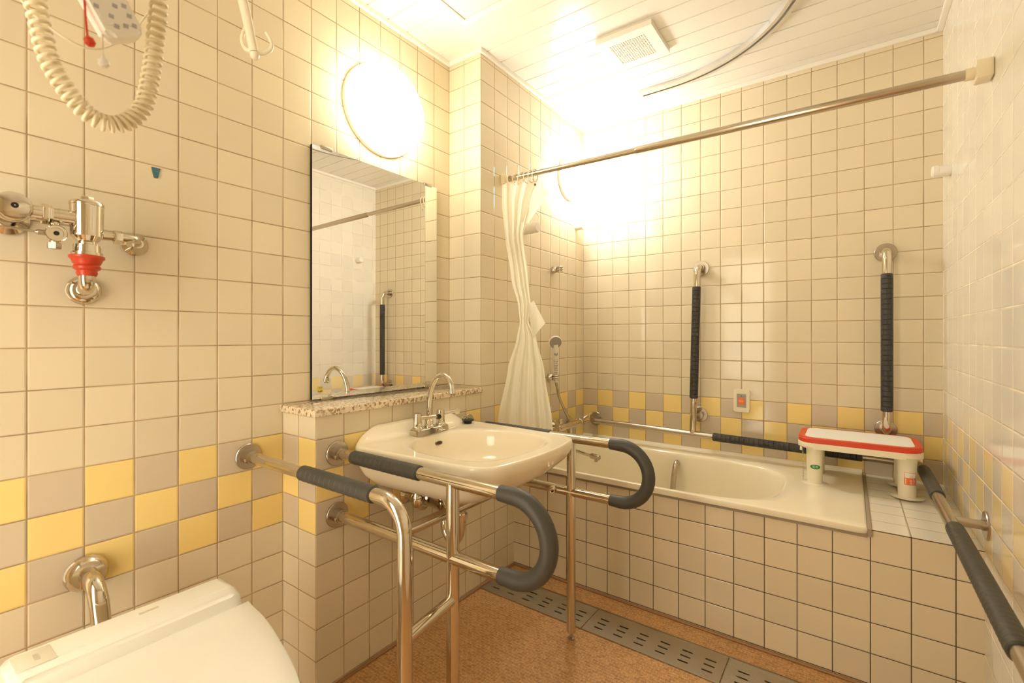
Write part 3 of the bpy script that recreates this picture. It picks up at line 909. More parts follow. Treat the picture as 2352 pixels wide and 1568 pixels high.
# (z, left x, left y, right x, right y, fold amplitude)
CURT = [(1.833, 0.023, -0.872, 0.176, -0.8, 0.012), (1.73, 0.021, -0.87, 0.133, -0.8, 0.012), (1.588, 0.035, -0.865, 0.101, -0.81, 0.01), (1.382, 0.067, -0.86, 0.137, -0.82, 0.008), (1.261, 0.099, -0.85, 0.149, -0.82, 0.006), (1.185, 0.105, -0.845, 0.137, -0.82, 0.004), (1.11, 0.092, -0.85, 0.167, -0.8, 0.008), (0.96, 0.046, -0.86, 0.203, -0.79, 0.013), (0.73, 0.012, -0.89, 0.245, -0.79, 0.016), (0.571, 0.012, -0.905, 0.263, -0.79, 0.016)]
def cinterp(z):
    for a, b in zip(CURT, CURT[1:]):
        if a[0] >= z >= b[0]:
            f = (a[0] - z) / (a[0] - b[0]); f = f * f * (3 - 2 * f) * .5 + f * .5
            return [p + (q - p) * f for p, q in zip(a, b)]
    return CURT[0] if z > CURT[0][0] else CURT[-1]
bm = B()
NS, NZ = 110, 90
ztop, zbot = CURT[0][0], CURT[-1][0]
grid = []
for j in range(NZ + 1):
    f = j / NZ
    z = ztop + (zbot - ztop) * f
    _, xl_, yl_, xr_, yr_, amp = cinterp(z)
    a = Vector((xl_, yl_, 0)); b = Vector((xr_, yr_, 0))
    d = b - a; nrm = Vector((d.y, -d.x, 0)).normalized()
    row = []
    for i in range(NS + 1):
        s = i / NS
        lean = s + .05 * math.sin(3.1 * z + 7 * s) * s * (1 - s)
        ph = 2 * PI * (3.6 * s ** 1.25 + .16 * math.sin(3.0 * z) + .10 * math.sin(7 * z + 3 * s))
        w = .8 * math.sin(ph) + .22 * math.sin(2.3 * ph + 1.0 + 2 * z)
        edge = min(1, 8 * s * (1 - s) + .15)
        p = a + d * lean + nrm * (amp * w * edge) + Vector((d.x, d.y, 0)) * (.012 * math.cos(ph) * edge)
        crease = .0016 * math.sin(23 * s + 17 * z) * math.sin(13 * z + 11 * s)
        p += nrm * crease
        ztt = z
        if j < 10: ztt += (.010 * (s - .5) * 1.6) * (1 - j / 10)
        row.append(bm.verts.new((max(p.x, .006), p.y, ztt)))
    grid.append(row)
for j in range(NZ):
    for i in range(NS):
        bm.faces.new((grid[j][i], grid[j][i + 1], grid[j + 1][i + 1], grid[j + 1][i]))
obj('cloth', bm, M_CURTAIN, t, ang=80)
def flap(name, quad, nu, nv, bulge, mat=M_CURTAIN):
    """bilinear sheet through four corner points with a soft bulge"""
    q = [Vector(p) for p in quad]
    n = (q[1] - q[0]).cross(q[3] - q[0]).normalized()
    bm = B(); g = []
    for j in range(nv + 1):
        r = []
        for i in range(nu + 1):
            u, v = i / nu, j / nv
            p = q[0] * (1 - u) * (1 - v) + q[1] * u * (1 - v) + q[2] * u * v + q[3] * (1 - u) * v
            p = p + n * (bulge * math.sin(PI * u) * (.4 + .6 * math.sin(PI * v)) + .003 * math.sin(6 * u + 5 * v))
            r.append(bm.verts.new(p))
        g.append(r)
    for j in range(nv):
        for i in range(nu): bm.faces.new((g[j][i], g[j][i + 1], g[j + 1][i + 1], g[j + 1][i]))
    return obj(name, bm, mat, t, ang=80)
flap('curtain_corner', [(0.143, -0.83, 1.838), (0.224, -0.775, 1.779), (0.123, -0.8, 1.645), (0.093, -0.82, 1.649)], 10, 10, .006)
flap('knot_flap', [(0.145, -0.84, 1.26), (0.165, -0.82, 1.28), (0.202, -0.78, 1.177), (0.161, -0.82, 1.105)], 10, 10, .014)
bm = B(); lathe(bm, (0.186, -0.84, 1.801), (.5, -.8, 0), [(0, .006), (.001, .006), (.001, .0035), (0, .0035)], 16); obj('eyelet', bm, M_STEEL, t)
random.seed(11)
for k, x in enumerate((.045, .075, .105, .135, .160, .182)):
    bm = B(); zc_ = rz(x) - .010; tilt = random.uniform(-.012, .012)
    tube(bm, [(x + tilt * math.sin(a), YROD + .024 * math.cos(a), zc_ + .027 * math.sin(a)) for a in [2 * PI * i / 24 for i in range(25)]], .0022, 8, False)
    obj('curtain_ring', bm, M_IVORY, t, ang=80)

# ================================================================== HANDRAILS OF THE BATH
t = thing('bath_handrail', 'long steel bath handrail with dark grips running around the back corner', 'handrail', (W - .077, -.077, .6))
YH, XRR = -.077, W - .077
def hz(x): return .617 - .018 * x
pts = fillet([(.085, 0, .617), (.085, YH, .617), (XRR, YH, hz(XRR)), (XRR, -1.62, .5761), (W, -1.62, .5761)], [.045, .05, .05], 8)
bm = B(); tube(bm, pts, .016, 20); obj('rail', bm, M_STEEL, t)
bm = B(); flange(bm, (.085, 0, .617), (0, -1, 0)); obj('wall_flange', bm, M_STEEL, t)
bm = B(); flange(bm, (W, -1.62, .5761), (-1, 0, 0)); obj('wall_flange', bm, M_STEEL, t)
bm = B(); grip_tube(bm, (.773, YH, hz(.773)), (1.385, YH, hz(1.385)), .0205); obj('ribbed_grip', bm, M_GRIP_DARK, t, ang=30)
def rzz(y): return .5895 + (.575 - .5895) * (y - YH) / (-1.75 - YH)
bm = B(); grip_tube(bm, (XRR, -.17, rzz(-.17)), (XRR, -.535, rzz(-.535)), .0205); obj('ribbed_grip', bm, M_GRIP, t, ang=30)
bm = B(); grip_tube(bm, (XRR, -.850, rzz(-.85)), (XRR, -1.475, rzz(-1.475)), .0208); obj('ribbed_grip', bm, M_GRIP, t, ang=30)
bm = B(); tube(bm, [(XRR, -.775, rzz(-.775)), (W, -.775, rzz(-.775))], .0125, 18); obj('wall_arm', bm, M_STEEL, t)
bm = B(); flange(bm, (W, -.775, rzz(-.775)), (-1, 0, 0), cl=.012, collar=.0145); obj('wall_flange', bm, M_STEEL, t)
bm = B(); tube(bm, fillet([(.697, 0, 1.478), (.697, YH, 1.478), (.673, YH, hz(.673))], .04, 8), .0165, 20); obj('upright', bm, M_CHROME, t)
bm = B(); flange(bm, (.697, 0, 1.478), (0, -1, 0)); obj('wall_flange', bm, M_STEEL, t)
bm = B(); grip_tube(bm, (.6925, YH, 1.375), (.678, YH, .793), .0208); obj('ribbed_grip', bm, M_GRIP_DARK, t, ang=30)
bm = B(); tube(bm, [(.686, 0, .700), (.676, YH, .700)], .012, 16); flange(bm, (.690, 0, .700), (0, -1, 0)); obj('wall_flange', bm, M_STEEL, t)
t = thing('grab_bar', 'upright steel grab bar with a dark ribbed sleeve above the bath stool', 'grab bar', (1.468, 0, 1.1))
bm = B(); tube(bm, fillet([(1.468, 0, 1.482), (1.468, YH, 1.482), (1.468, YH, .710), (1.468, 0, .710)], .04, 8), .0165, 20); obj('bar', bm, M_CHROME, t)
for zz in (1.482, .710):
    bm = B(); flange(bm, (1.468, 0, zz), (0, -1, 0)); obj('wall_flange', bm, M_STEEL, t)
bm = B(); grip_tube(bm, (1.468, YH, 1.382), (1.468, YH, .797), .0208); obj('ribbed_grip', bm, M_GRIP_DARK, t, ang=30)

# ================================================================== CALL BUTTON
t = thing('call_button', 'cream wall plate with an orange call button between the upright grab bars', 'call button', (.894, 0, .79))
cx_, cz_ = .894, .790
bm = B(); prism(bm, rrect(.074, .116, .009), (cx_, 0, cz_), (1, 0, 0), (0, 0, 1), .010); bmesh.ops.bevel(bm, geom=[e for e in bm.edges if all(abs(v.co.y + .010) < 1e-4 for v in e.verts)], offset=.0025, segments=2, affect='EDGES'); obj('plate', bm, M_CREAM, t)
bm = B(); prism(bm, rrect(.044, .068, .0015), (cx_, -.0098, cz_), (1, 0, 0), (0, 0, 1), .0015); obj('panel', bm, M_GREY, t)
bm = B(); prism(bm, rrect(.028, .036, .003), (cx_, -.011, cz_ - .003), (1, 0, 0), (0, 0, 1), .003); bt = obj('button', bm, M_ORANGE, t)
obj('lettering', text_mesh('呼出', .011, (cx_, -.0142, cz_ - .003), (1, 0, 0), (0, 0, 1)), principled('pale_lettering', (.9, .55, .4), .5), bt, smooth=False)
bm = B(); lathe(bm, (cx_, -.011, cz_ + .024), (0, -1, 0), [(0, .002), (.001, .002), (.001, 0)], 12); obj('pilot_hole', bm, M_DARK, t)

# ================================================================== BATH STOOL
t = thing('bath_stool', 'cream bath stool with a red rim standing across the end of the bath', 'stool', (1.365, -.22, .508))
SX0, SX1, SY0, SY1 = 1.163, 1.565, -.358, -.078
scx, scy, sw, sd = (SX0 + SX1) / 2, (SY0 + SY1) / 2, SX1 - SX0, SY1 - SY0
def slab(z0, z1, w, d, r, bev=.004):
    bm = B(); prism(bm, rrect(w, d, r, 8), (scx, scy, z0), (1, 0, 0), (0, 1, 0), z1 - z0)
    bmesh.ops.bevel(bm, geom=[e for e in bm.edges if abs(e.verts[0].co.z - e.verts[1].co.z) < 1e-5], offset=bev, segments=3, affect='EDGES')
    return bm
obj('seat_base', slab(.657, .681, sw, sd, .055, .006), M_CREAM, t)
obj('seat_rim', slab(.681, .7005, sw - .003, sd - .003, .054, .004), M_RED, t)
obj('seat_pad', slab(.6995, .7025, sw - .050, sd - .050, .034, .0012), M_PAPER, t)
for lx in (1.222, 1.517):
    for ly in (-.305, -.130):
        bm = B()
        rg = []
        for zz, kx, ky in ((.512, .0275, .0275), (.56, .028, .028), (.62, .029, .0285), (.66, .031, .030)):
            rg.append([(lx + kx * math.cos(a), ly + ky * math.sin(a), zz) for a in [2 * PI * i / 32 for i in range(32)]])
        rings_mesh(bm, rg, True, True); lg = obj('leg', bm, M_CREAM, t)
        bm = B(); lathe(bm, (lx, ly, .5075), (0, 0, 1), [(0, .024), (.002, .0265), (.0055, .0265)], 32); obj('rubber_foot', bm, M_BROWN, lg)
        bm = B(); lathe(bm, (lx, ly, .5085), (0, 0, 1), [(0, .050), (.0006, .050), (.0022, .030), (.004, .026)], 40); obj('suction_cup', bm, M_CUP, lg)
# oval maker label on the left front leg, red label on the right front leg (both wrapped on the leg)
def wrap(bm, cx, cy, r):
    """bend a flat label (x across, z up, drawn at y=0) around a leg, facing the camera side"""
    for v in bm.verts:
        a = -PI / 2 + WRAP_A + v.co.x / r
        rad = r - v.co.y
        v.co = Vector((cx + rad * math.cos(a), cy + rad * math.sin(a), v.co.z))
    return bm
def flat_poly(poly, y, sub=10):
    """thin label sheet cut in vertical strips so that it can bend"""
    bm = B(); f = bm.faces.new([bm.verts.new((x, y, z)) for x, z in poly])
    x0, x1 = min(p[0] for p in poly), max(p[0] for p in poly)
    for i in range(1, sub):
        c = x0 + (x1 - x0) * i / sub
        bmesh.ops.bisect_plane(bm, geom=bm.verts[:] + bm.edges[:] + bm.faces[:], plane_co=(c, 0, 0), plane_no=(1, 0, 0))
    return bm
WRAP_A = 0.12
legr = .0288
bm = flat_poly([(.0185 * math.cos(a), .580 + .0092 * math.sin(a)) for a in [2 * PI * i / 36 for i in range(36)]], -.0006)
lab = obj('oval_label', wrap(bm, 1.222, -.305, legr), M_GREEN, t, smooth=False)
bm = text_mesh('安寿', .0105, (0, -.0009, .580), (1, 0, 0), (0, 0, 1)); obj('lettering', wrap(bm, 1.222, -.305, legr), M_PAPER, lab, smooth=False)
WRAP_A = 0.25
bm = flat_poly([(p[0], p[1] + .583) for p in rrect(.036, .046, .002, 3)], -.0006)
lab = obj('red_label', wrap(bm, 1.517, -.305, legr), M_ORANGE, t, smooth=False)
bm = flat_poly([(-.0165, .5865), (.0165, .5865), (.0165, .6045), (-.0165, .6045)], -.0009); obj('label_window', wrap(bm, 1.517, -.305, legr), M_PAPER, lab, smooth=False)
bm = text_mesh('浴\n槽\n内', .0076, (.0110, -.0010, .5735), (1, 0, 0), (0, 0, 1))
b2 = text_mesh('専\n用', .0098, (.0015, -.0010, .5700), (1, 0, 0), (0, 0, 1))
me_ = bpy.data.meshes.new('tmp'); b2.to_mesh(me_); b2.free(); bm.from_mesh(me_); bpy.data.meshes.remove(me_)
for k in range(7): box(bm, -.0150, -.0118, -.0011, -.0009, .5630 + k * .0032, .5648 + k * .0032)
obj('lettering', wrap(bm, 1.517, -.305, legr), M_PAPER, lab, smooth=False)
bm = text_mesh('(:)', .009, (.003, -.0012, .594), (1, 0, 0), (0, 0, 1)); obj('pictogram', wrap(bm, 1.517, -.305, legr), M_ORANGE, lab, smooth=False)
# safety chain hanging at the left end
bm = B()
z = .668; k = 0
while z > .522:
    c = Vector((1.180 + .004 * math.sin(14 * z), -.338, z))
    hx = Vector((1, 0, 0)) if k % 2 else Vector((0, 1, 0))
    tube(bm, [c + hx * (.0022 * math.cos(a)) + Vector((0, 0, .0042 * math.sin(a))) for a in [2 * PI * i / 10 for i in range(11)]], .0006, 5, False)
    z -= .0062; k += 1
obj('chain', bm, M_STEEL, t, ang=80)
bm = B(); box(bm, 1.556, 1.562, -.30, -.29, .645, .660, .001); obj('chain_lug', bm, M_CREAM, t)
bm = B(); box(bm, 1.172, 1.180, -.345, -.335, .645, .660, .001); obj('chain_lug', bm, M_CREAM, t)

# ================================================================== PEGS
def peg(label, base, n, r, L):
    t = thing('wall_peg', label, 'wall hook', base, 'white plastic wall pegs')
    b = Vector(base); n = Vector(n)
    bm = B(); lathe(bm, b, n, [(0, r * .98), (L * .1, r), (L * .62, r), (L * .66, r * .95), (L * .68, 0)], 24); obj('stem', bm, M_WHITE, t)
    bm = B(); lathe(bm, b + n * (L * .60) + Vector((0, 0, r * .12)), n, [(0, r * .85), (L * .05, r * 1.05), (L * .32, r * 1.05), (L * .40, r * .9), (L * .40, 0)], 24); obj('tip', bm, M_WHITE, t)
    return t
tp = peg('large white peg with a wire loop beside the knotted shower curtain', (0, -.66, 1.655), (1, 0, 0), .025, .088)
bm = B(); tube(bm, smooth_path([(.03, -.655, 1.678), (.03, -.648, 1.74), (.034, -.622, 1.752), (.05, -.60, 1.73), (.072, -.64, 1.672)], 6), .0016, 8); obj('wire_loop', bm, M_WHITE, tp)
peg('small white peg near the back corner of the bath alcove', (0, -.10, 1.772), (1, 0, 0), .018, .045)
peg('white peg on the right wall below the curtain rod', (W, -.185, 1.752), (-1, 0, 0), .021, .055)

# ================================================================== LEFT WALL THINGS
# flush valve
t = thing('flush_valve', 'chrome flush valve with a red rubber joint on the left wall above the toilet', 'flush valve', (XL, -2.31, 1.23))
vx, vy = -.095, -2.316
bm = B(); lathe(bm, (vx, vy, 1.322), (0, 0, 1), [(0, .018), (.010, .018), (.024, .0295), (.094, .0305), (.095, .0315), (.100, .0315), (.104, .029), (.104, 0)], 36); obj('body', bm, M_CHROME, t)
bm = B(); hexprism(bm, (vx, vy, 1.426), (0, 0, 1), .0125, .012); obj('cap_nut', bm, M_CHROME, t)
bm = B(); lathe(bm, (vx, vy, 1.300), (0, 0, 1), [(0, .0285), (.009, .0285), (.010, .025), (.026, .0245), (.028, .019)], 32); obj('collar', bm, M_CHROME, t)
bm = B(); lathe(bm, (vx, vy, 1.255), (0, 0, 1), [(0, .017), (.006, .0195), (.012, .0185), (.016, .0245), (.021, .0255), (.025, .0225), (.029, .0255), (.037, .0285), (.041, .0325), (.046, .0325), (.0475, .029)], 32); obj('rubber_joint', bm, M_RUBBER, t)
bm = B(); tube(bm, fillet([(vx, vy, 1.262), (vx, vy, 1.228), (XL, vy + .012, 1.228)], .026, 10), .0155, 20); obj('outlet_pipe', bm, M_CHROME, t, ang=60)
bm = B(); lathe(bm, (XL, -2.302, 1.228), (1, 0, 0), [(0, .033), (.004, .0345), (.012, .031), (.019, .023), (.020, .016)], 36); obj('outlet_flange', bm, M_CHROME, t)
# supply side (left)
bm = B(); tube(bm, [(vx + .002, vy - .02, 1.384), (vx, -2.376, 1.384)], .0165, 20); tube(bm, [(vx, -2.362, 1.384), (vx, -2.366, 1.384)], .0175, 20); obj('supply_pipe', bm, M_CHROME, t)
bm = B(); hexprism(bm, (vx, -2.392, 1.384), (0, 1, 0), .0225, .017); tube(bm, [(vx, -2.392, 1.384), (vx, -2.412, 1.384)], .0165, 20); obj('supply_nut', bm, M_CHROME, t)
bm = B(); lathe(bm, (XL + .02, -2.437, 1.386), (1, 0, 0), [(0, .021), (.05, .021), (.075, .030), (.100, .030), (.108, .027), (.113, .018), (.114, .005), (.116, 0)], 36); obj('stop_valve', bm, M_CHROME, t)
bm = B(); lathe(bm, (XL + .1345, -2.437, 1.386), (1, 0, 0), [(0, .006), (.001, .006), (.001, 0)], 14); obj('screw_slot', bm, M_DARK, t)
bm = B(); lathe(bm, (XL, -2.432, 1.380), (1, 0, 0), [(0, .037), (.005, .037), (.018, .023), (.02, .021)], 36); obj('supply_flange', bm, M_CHROME, t)
bm = B(); lathe(bm, (vx - .012, -2.370, 1.343), (1, 0, 0), [(0, .012), (.018, .0125), (.019, .0180), (.026, .0185), (.028, .017), (.028, .012), (.026, .0115), (.026, 0)], 28); tube(bm, [(vx, -2.370, 1.372), (vx, -2.370, 1.345)], .0075, 14); obj('bleed_valve', bm, M_CHROME, t)
bm = B(); lathe(bm, (vx + .0145, -2.370, 1.343), (1, 0, 0), [(0, .005), (.0006, .005), (.0006, 0)], 14); obj('bleed_screw', bm, M_DARK, t)
bm = B(); hexprism(bm, (vx, -2.371, 1.310), (0, 0, 1), .0125, .014); tube(bm, [(vx, -2.371, 1.322), (vx, -2.371, 1.335)], .008, 14); obj('bleed_nut', bm, M_STEEL, t)
bm = B(); tube(bm, [(vx, -2.383, 1.343), (vx, -2.398, 1.343), (vx, -2.402, 1.3435), (vx, -2.55, 1.348)], [.006, .006, .0025, .0025], 12); obj('bleed_pipe', bm, M_STEEL, t)
# vacuum side (right)
bm = B(); tube(bm, fillet([(vx, vy + .02, 1.352), (vx, -2.225, 1.356), (XL + .02, -2.199, 1.357)], .02, 8), .0095, 18); obj('side_pipe', bm, M_CHROME, t, ang=60)
bm = B(); hexprism(bm, (vx, -2.268, 1.354), (0, 1, 0), .0165, .016); lathe(bm, (vx, -2.252, 1.355), (0, 1, 0), [(0, .011), (.010, .011)], 20); obj('side_nut', bm, M_CHROME, t)
bm = B(); lathe(bm, (XL, -2.199, 1.357), (1, 0, 0), [(0, .029), (.003, .029), (.022, .013), (.026, .0115), (.026, .009)], 36); obj('side_flange', bm, M_CHROME, t)

# blue hook plate
bm = B(); prism(bm, [(-.0105, .0145), (.0105, .0145), (.0045, -.0135), (-.0045, -.0135)], (XL, -2.1535, 1.559), (0, 1, 0), (0, 0, 1), .003)
bmesh.ops.bevel(bm, geom=bm.edges[:], offset=.0008, segments=2, affect='EDGES')
lathe(bm, (XL + .003, -2.1510, 1.554), (1, 0, 0), [(0, .004), (.003, .003), (.003, 0)], 12)
tag(obj('wall_clip', bm, M_TEAL), 'small teal wedge-shaped clip on the left wall tiles', 'wall clip')

# flush pipe behind the toilet
t = thing('flush_pipe', 'bent chrome pipe from the left wall down behind the toilet', 'pipe', (XL, -2.295, .53))
bm = B(); tube(bm, fillet([(XL, -2.297, .533), (-.098, -2.297, .533), (-.085, -2.285, .35), (.06, -2.275, .31)], [.06, .04], 12), .019, 22); obj('pipe', bm, M_CHROME, t, ang=60)
bm = B(); lathe(bm, (XL, -2.297, .533), (1, 0, 0), [(0, .042), (.004, .044), (.014, .041), (.024, .032), (.026, .020)], 40); obj('wall_flange', bm, M_CHROME, t)

# ================================================================== TOILET
t = thing('toilet', 'white toilet with its lid closed and a control ridge behind it', 'toilet', (.2, -2.272, 0))
TY = -2.272
def lid_outline(grow=0.0, x0=.128, n=28):
    """egg shaped front half, straight back"""
    half = [(x0, .213), (.17, .208), (.22, .204), (.283, .193), (.34, .180), (.40, .166), (.46, .149), (.51, .131), (.56, .106), (.60, .075), (.625, .040), (.632, 0)]
    P = [(x, TY + (y + grow)) for x, y in half] + [(x, TY - (y + grow)) for x, y in reversed(half[:-1])]
    return P
LO = resample(lid_outline(), 96)
def lidring(s, z, dz=0.0): return [(.36 + (x - .36) * s, TY + (y - TY) * s, z + dz * max(0, 1 - ((x - .36) / .3) ** 2)) for x, y in LO]
bm = B(); rings_mesh(bm, [lidring(.97, .4385), lidring(.995, .4395), lidring(1.0, .4430), lidring(1.0, .4555), lidring(.990, .4600), lidring(.96, .4618, .001), lidring(.75, .4625, .003), lidring(.4, .463, .004), lidring(.05, .463, .005)], True, True); obj('lid', bm, M_TOILET, t, ang=40)
bm = B(); rings_mesh(bm, [lidring(.96, .418), lidring(.985, .420), lidring(.985, .435), lidring(.97, .437)], True, True); obj('seat', bm, M_TOILET, t, ang=40)
def bowl(s, z, cx=.34, sx=None): return [(cx + (x - .36) * (sx or s), TY + (y - TY) * s, z) for x, y in LO]
bm = B(); rings_mesh(bm, [bowl(.55, 0, .33, .75), bowl(.55, .04, .33, .75), bowl(.56, .15, .33, .74), bowl(.70, .26, .34, .80), bowl(.88, .35, .355, .92), bowl(.955, .40, .36, .96), bowl(.95, .417, .36, .955)], True, True); obj('bowl', bm, M_TOILET, t, ang=50)
bm = B()
pr = [(.014, .40), (.135, .40), (.135, .462), (.126, .490), (.100, .500), (.030, .500), (.016, .488)]
y0, y1 = TY - .198, TY + .196
def endscale(f, y):
    return [bm.verts.new((.072 + (x - .072) * (1 - .10 * f), y, .40 + (z - .40) * (1 - .12 * f))) for x, z in pr]
secs = [endscale(1, y0), endscale(.35, y0 + .008), endscale(0, y0 + .022), endscale(0, y1 - .022), endscale(.35, y1 - .008), endscale(1, y1)]
for a, b in zip(secs, secs[1:]):
    for k in range(len(pr)): bm.faces.new((a[k], b[k], b[(k + 1) % len(pr)], a[(k + 1) % len(pr)]))
bm.faces.new(secs[0]); bm.faces.new(secs[-1][::-1])
bmesh.ops.bevel(bm, geom=[e for e in bm.edges if abs(e.verts[0].co.y - e.verts[1].co.y) > .2], offset=.005, segments=3, affect='EDGES')
cu = obj('control_unit', bm, M_TOILET, t, ang=35)
bm = B(); box(bm, .058, .066, TY + .010, TY + .046, .4995, .5006); obj('maker_mark', bm, M_INKPALE, cu)
bm = B(); box(bm, .040, .105, TY - .186, TY - .130, .4992, .5004, .0003); obj('control_panel', bm, principled('panel_tint', (.83, .80, .69), .3), cu)
bm = B(); box(bm, .060, .085, TY - .158, TY - .150, .5003, .5008); obj('panel_print', bm, M_INKPALE, cu)

# ================================================================== HANGING THINGS
t = thing('ceiling_hook', 'white plastic two-pronged drip hook hanging in front of the left wall', 'hook', (.1, -2.045, ZC))
hk = smooth_path([(.10, -2.10, ZC - .002), (.10, -2.100, 2.25), (.10, -2.088, 2.10), (.10, -2.070, 2.00), (.10, -2.052, 1.93), (.10, -2.040, 1.875), (.10, -2.033, 1.845)], 7)
nh = len(hk)
bm = B(); tube(bm, hk, [.013 if i < nh * .5 else .0125 - .002 * (i - nh * .5) / (nh * .5) for i in range(nh)], 16); lathe(bm, (.10, -2.032, 1.842), (0, .15, -1), [(0, .0115), (.008, .011), (.015, .007), (.017, 0)], 16); obj('stem', bm, M_CREAM, t, ang=60)
for sgn, zz in ((1, 0), (-1, .0)):
    dv = Vector((.35, .94, 0)) if sgn > 0 else Vector((-.80, -.60, 0))
    k = 1.28 if sgn > 0 else .80
    c = Vector((.10, -2.036, 1.848))
    bm = B(); p_ = smooth_path([c, c + dv * .016 * k + Vector((0, 0, -.001)), c + dv * .030 * k + Vector((0, 0, .012)), c + dv * .034 * k + Vector((0, 0, .030)), c + dv * .028 * k + Vector((0, 0, .048)), c + dv * .023 * k + Vector((0, 0, .056))], 6)
    tube(bm, p_, [.0062 - .0022 * i / len(p_) for i in range(len(p_))], 12); obj('prong', bm, M_CREAM, t, ang=60)
bm = B(); lathe(bm, (.10, -2.10, ZC), (0, 0, -1), [(0, .03), (.004, .03), (.012, .016), (.014, .013)], 28); obj('ceiling_plate', bm, M_CREAM, t)

t = thing('pull_switch', 'white hanging pull switch box with a coiled cord in the upper left corner', 'switch', (.45, -2.42, ZC))
XS = .45
bm = B(); prism(bm, rrect(.050, .16, .010), (XS - .014, -2.429, 1.632), (0, .87, .49), (0, -.49, .87), .030)
bmesh.ops.bevel(bm, geom=[e for e in bm.edges if abs((e.verts[0].co - e.verts[1].co).dot(Vector((1, 0, 0)))) < 1e-4], offset=.005, segments=3, affect='EDGES'); bx_ = obj('box', bm, M_WHITE, t)
bm = B(); prism(bm, rrect(.043, .092, .004), Vector((XS + .0158, -2.429, 1.632)) + Vector((0, -.49, .87)).normalized() * -.018, (0, .87, .49), (0, -.49, .87), .0006); obj('label_sheet', bm, M_PAPER, bx_)
bm = B()
uy = Vector((0, -.49, .87)).normalized(); ux = Vector((0, .87, .49)).normalized()
for i in range(6):
    for j in range(4):
        if random.random() < .25: continue
        c = Vector((XS + .0165, -2.429, 1.632)) + uy * (-.066 + .013 * i) + ux * (-.020 + .012 * j)
        box(bm, c.x, c.x + .0004, c.y - .003, c.y + .003, c.z - .0028, c.z + .0028)
obj('print', bm, principled('faded_print', (.45, .43, .48), .7), bx_)
def cord(name, pts, r, mat, parent, n=8):
    bm = B(); tube(bm, smooth_path(pts, n), r, 10); return obj(name, bm, mat, parent, ang=80)
cord('hanging_cable', [(XS, -2.470, 1.71), (XS, -2.475, 1.8), (XS, -2.44, 2.1), (XS, -2.44, ZC)], .004, M_WHITE, t)
c_ = cord('red_cord', [(XS + .004, -2.437, 1.60), (XS + .004, -2.4355, 1.57), (XS + .004, -2.4335, 1.543)], .0014, M_RED, t)
bm = B(); lathe(bm, (XS + .004, -2.4335, 1.545), (0, .35, -1), [(0, .0025), (.003, .006), (.009, .0068), (.013, .004), (.014, 0)], 14); obj('red_knob', bm, M_RED, c_)
c_ = cord('white_cord', [(XS, -2.417, 1.585), (XS, -2.416, 1.55), (XS, -2.4145, 1.525)], .0012, M_CREAM, t)
bm = B(); lathe(bm, (XS, -2.4148, 1.527), (0, .05, -1), [(0, .002), (.004, .004), (.007, .0065), (.012, .0070), (.016, .004), (.017, 0)], 16); obj('white_knob', bm, M_WHITE, c_)
cord('thin_cord', [(XS - .02, -2.500, 1.575), (XS - .02, -2.482, 1.556), (XS - .02, -2.442, 1.539), (XS - .02, -2.413, 1.546), (XS - .02, -2.384, 1.578), (XS - .02, -2.362, 1.616), (XS - .02, -2.348, 1.66), (XS - .02, -2.36, 1.72), (XS - .02, -2.395, 1.74)], .0016, M_CREAM, t)
# coiled cord: helix around a hanging loop
axis = smooth_path([(XS, -2.44, 1.74), (XS, -2.475, 1.68), (XS, -2.4855, 1.61), (XS, -2.486, 1.568), (XS, -2.481, 1.535), (XS, -2.472, 1.493), (XS, -2.452, 1.456), (XS, -2.426, 1.432), (XS, -2.396, 1.434), (XS, -2.369, 1.467), (XS, -2.358, 1.520), (XS, -2.352, 1.577), (XS, -2.347, 1.649), (XS, -2.355, 1.70), (XS, -2.385, 1.74)], 40)
Ls = [0]
for a, b in zip(axis, axis[1:]): Ls.append(Ls[-1] + (b - a).length)
fr = frames(axis)
turns = 62; per = 14
pts = []
# tighter at the bottom of the loop, stretched on the right side
def warp(f): return f + .035 * math.sin(2 * PI * f)
j = 0
for i in range(turns * per + 1):
    s = Ls[-1] * min(.9999, max(0.0, warp(i / (turns * per))))
    while j < len(Ls) - 2 and Ls[j + 1] < s: j += 1
    while j > 0 and Ls[j] > s: j -= 1
    f = (s - Ls[j]) / (Ls[j + 1] - Ls[j])
    p = fr[j][0].lerp(fr[j + 1][0], f); a = fr[j][2].lerp(fr[j + 1][2], f); b = fr[j][3].lerp(fr[j + 1][3], f)
    th = 2 * PI * i / per
    pts.append(p + a * (.0102 * math.cos(th)) + b * (.0102 * math.sin(th)))
bm = B(); tube(bm, pts, .0027, 8); obj('coiled_cord', bm, M_IVORY, t, ang=80)

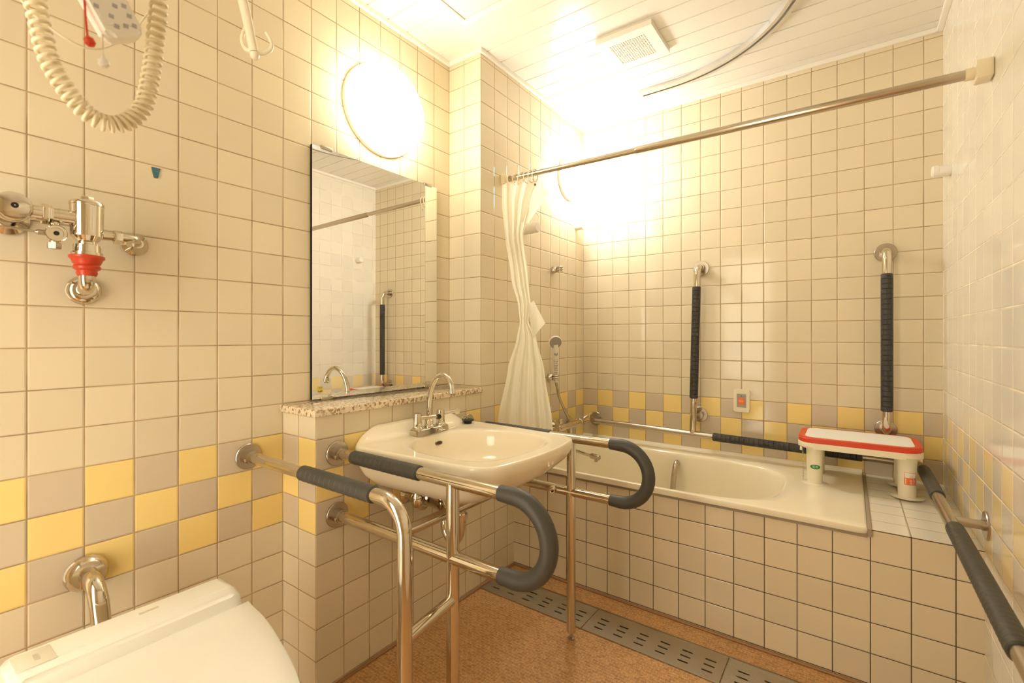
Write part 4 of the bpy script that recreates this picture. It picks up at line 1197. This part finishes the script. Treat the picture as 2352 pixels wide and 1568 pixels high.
# ================================================================== FLOOR DRAIN GRATES
GY0, GY1 = -1.017, -.866
def grate(label, x0, x1, mat, rows, nslots, first):
    t = thing('drain_grate', label, 'drain grate', ((x0 + x1) / 2, (GY0 + GY1) / 2, 0), 'steel drain grates along the bath')
    bm = B(); box(bm, x0, x1, GY0, GY1, .001, .0045, .0006, 1); pl = obj('plate', bm, mat, t)
    bm = B()
    for y in rows:
        for k in range(nslots):
            cxs = first + .0785 * k
            if cxs + .018 > x1 - .01: continue
            prism(bm, rrect(.036, .0075, .0037, 4), (cxs, y, -.004), (1, 0, 0), (0, 1, 0), .02)
    me = bpy.data.meshes.new('cut'); bmesh.ops.recalc_face_normals(bm, faces=bm.faces[:]); bm.to_mesh(me); bm.free()
    co = bpy.data.objects.new('cut', me); COL.objects.link(co)
    md = pl.modifiers.new('b', 'BOOLEAN'); md.object = co; md.operation = 'DIFFERENCE'; md.solver = 'EXACT'
    bpy.context.view_layer.update()
    nm = bpy.data.meshes.new_from_object(pl.evaluated_get(bpy.context.evaluated_depsgraph_get()))
    pl.modifiers.clear(); pl.data = nm
    bpy.data.objects.remove(co)
    bm = B(); box(bm, x0 + .004, x1 - .004, GY0 + .004, GY1 - .004, .0002, .0008); obj('channel_shade', bm, M_DARK, t)  # thin near-black sheet, stands in for the shade seen through the slots
ROWS = (-.918, -.948, -.979)
grate('ribbed steel drain grate under the washbasin at the wall end', .013, .507, M_GRATE, ROWS, 6, .072)
grate('flat steel drain grate beside the frame foot, second from the wall', .510, 1.000, principled('flat_grate_steel', (.46, .41, .32), .36, .85), ROWS, 6, .562)
grate('ribbed steel drain grate cut off by the picture edge, third from the wall', 1.003, 1.497, M_GRATE, ROWS, 6, 1.056)
bm = B(); box(bm, .012, W, GY1, GY1 + .004, 0, .005); box(bm, .012, W, GY1 + .008, GY1 + .011, 0, .004); struct('trim_7', bm, M_STEEL)
bm = B(); box(bm, 1.500, W, GY0, GY1, .001, .0045); struct('trim_8', bm, M_GRATE)
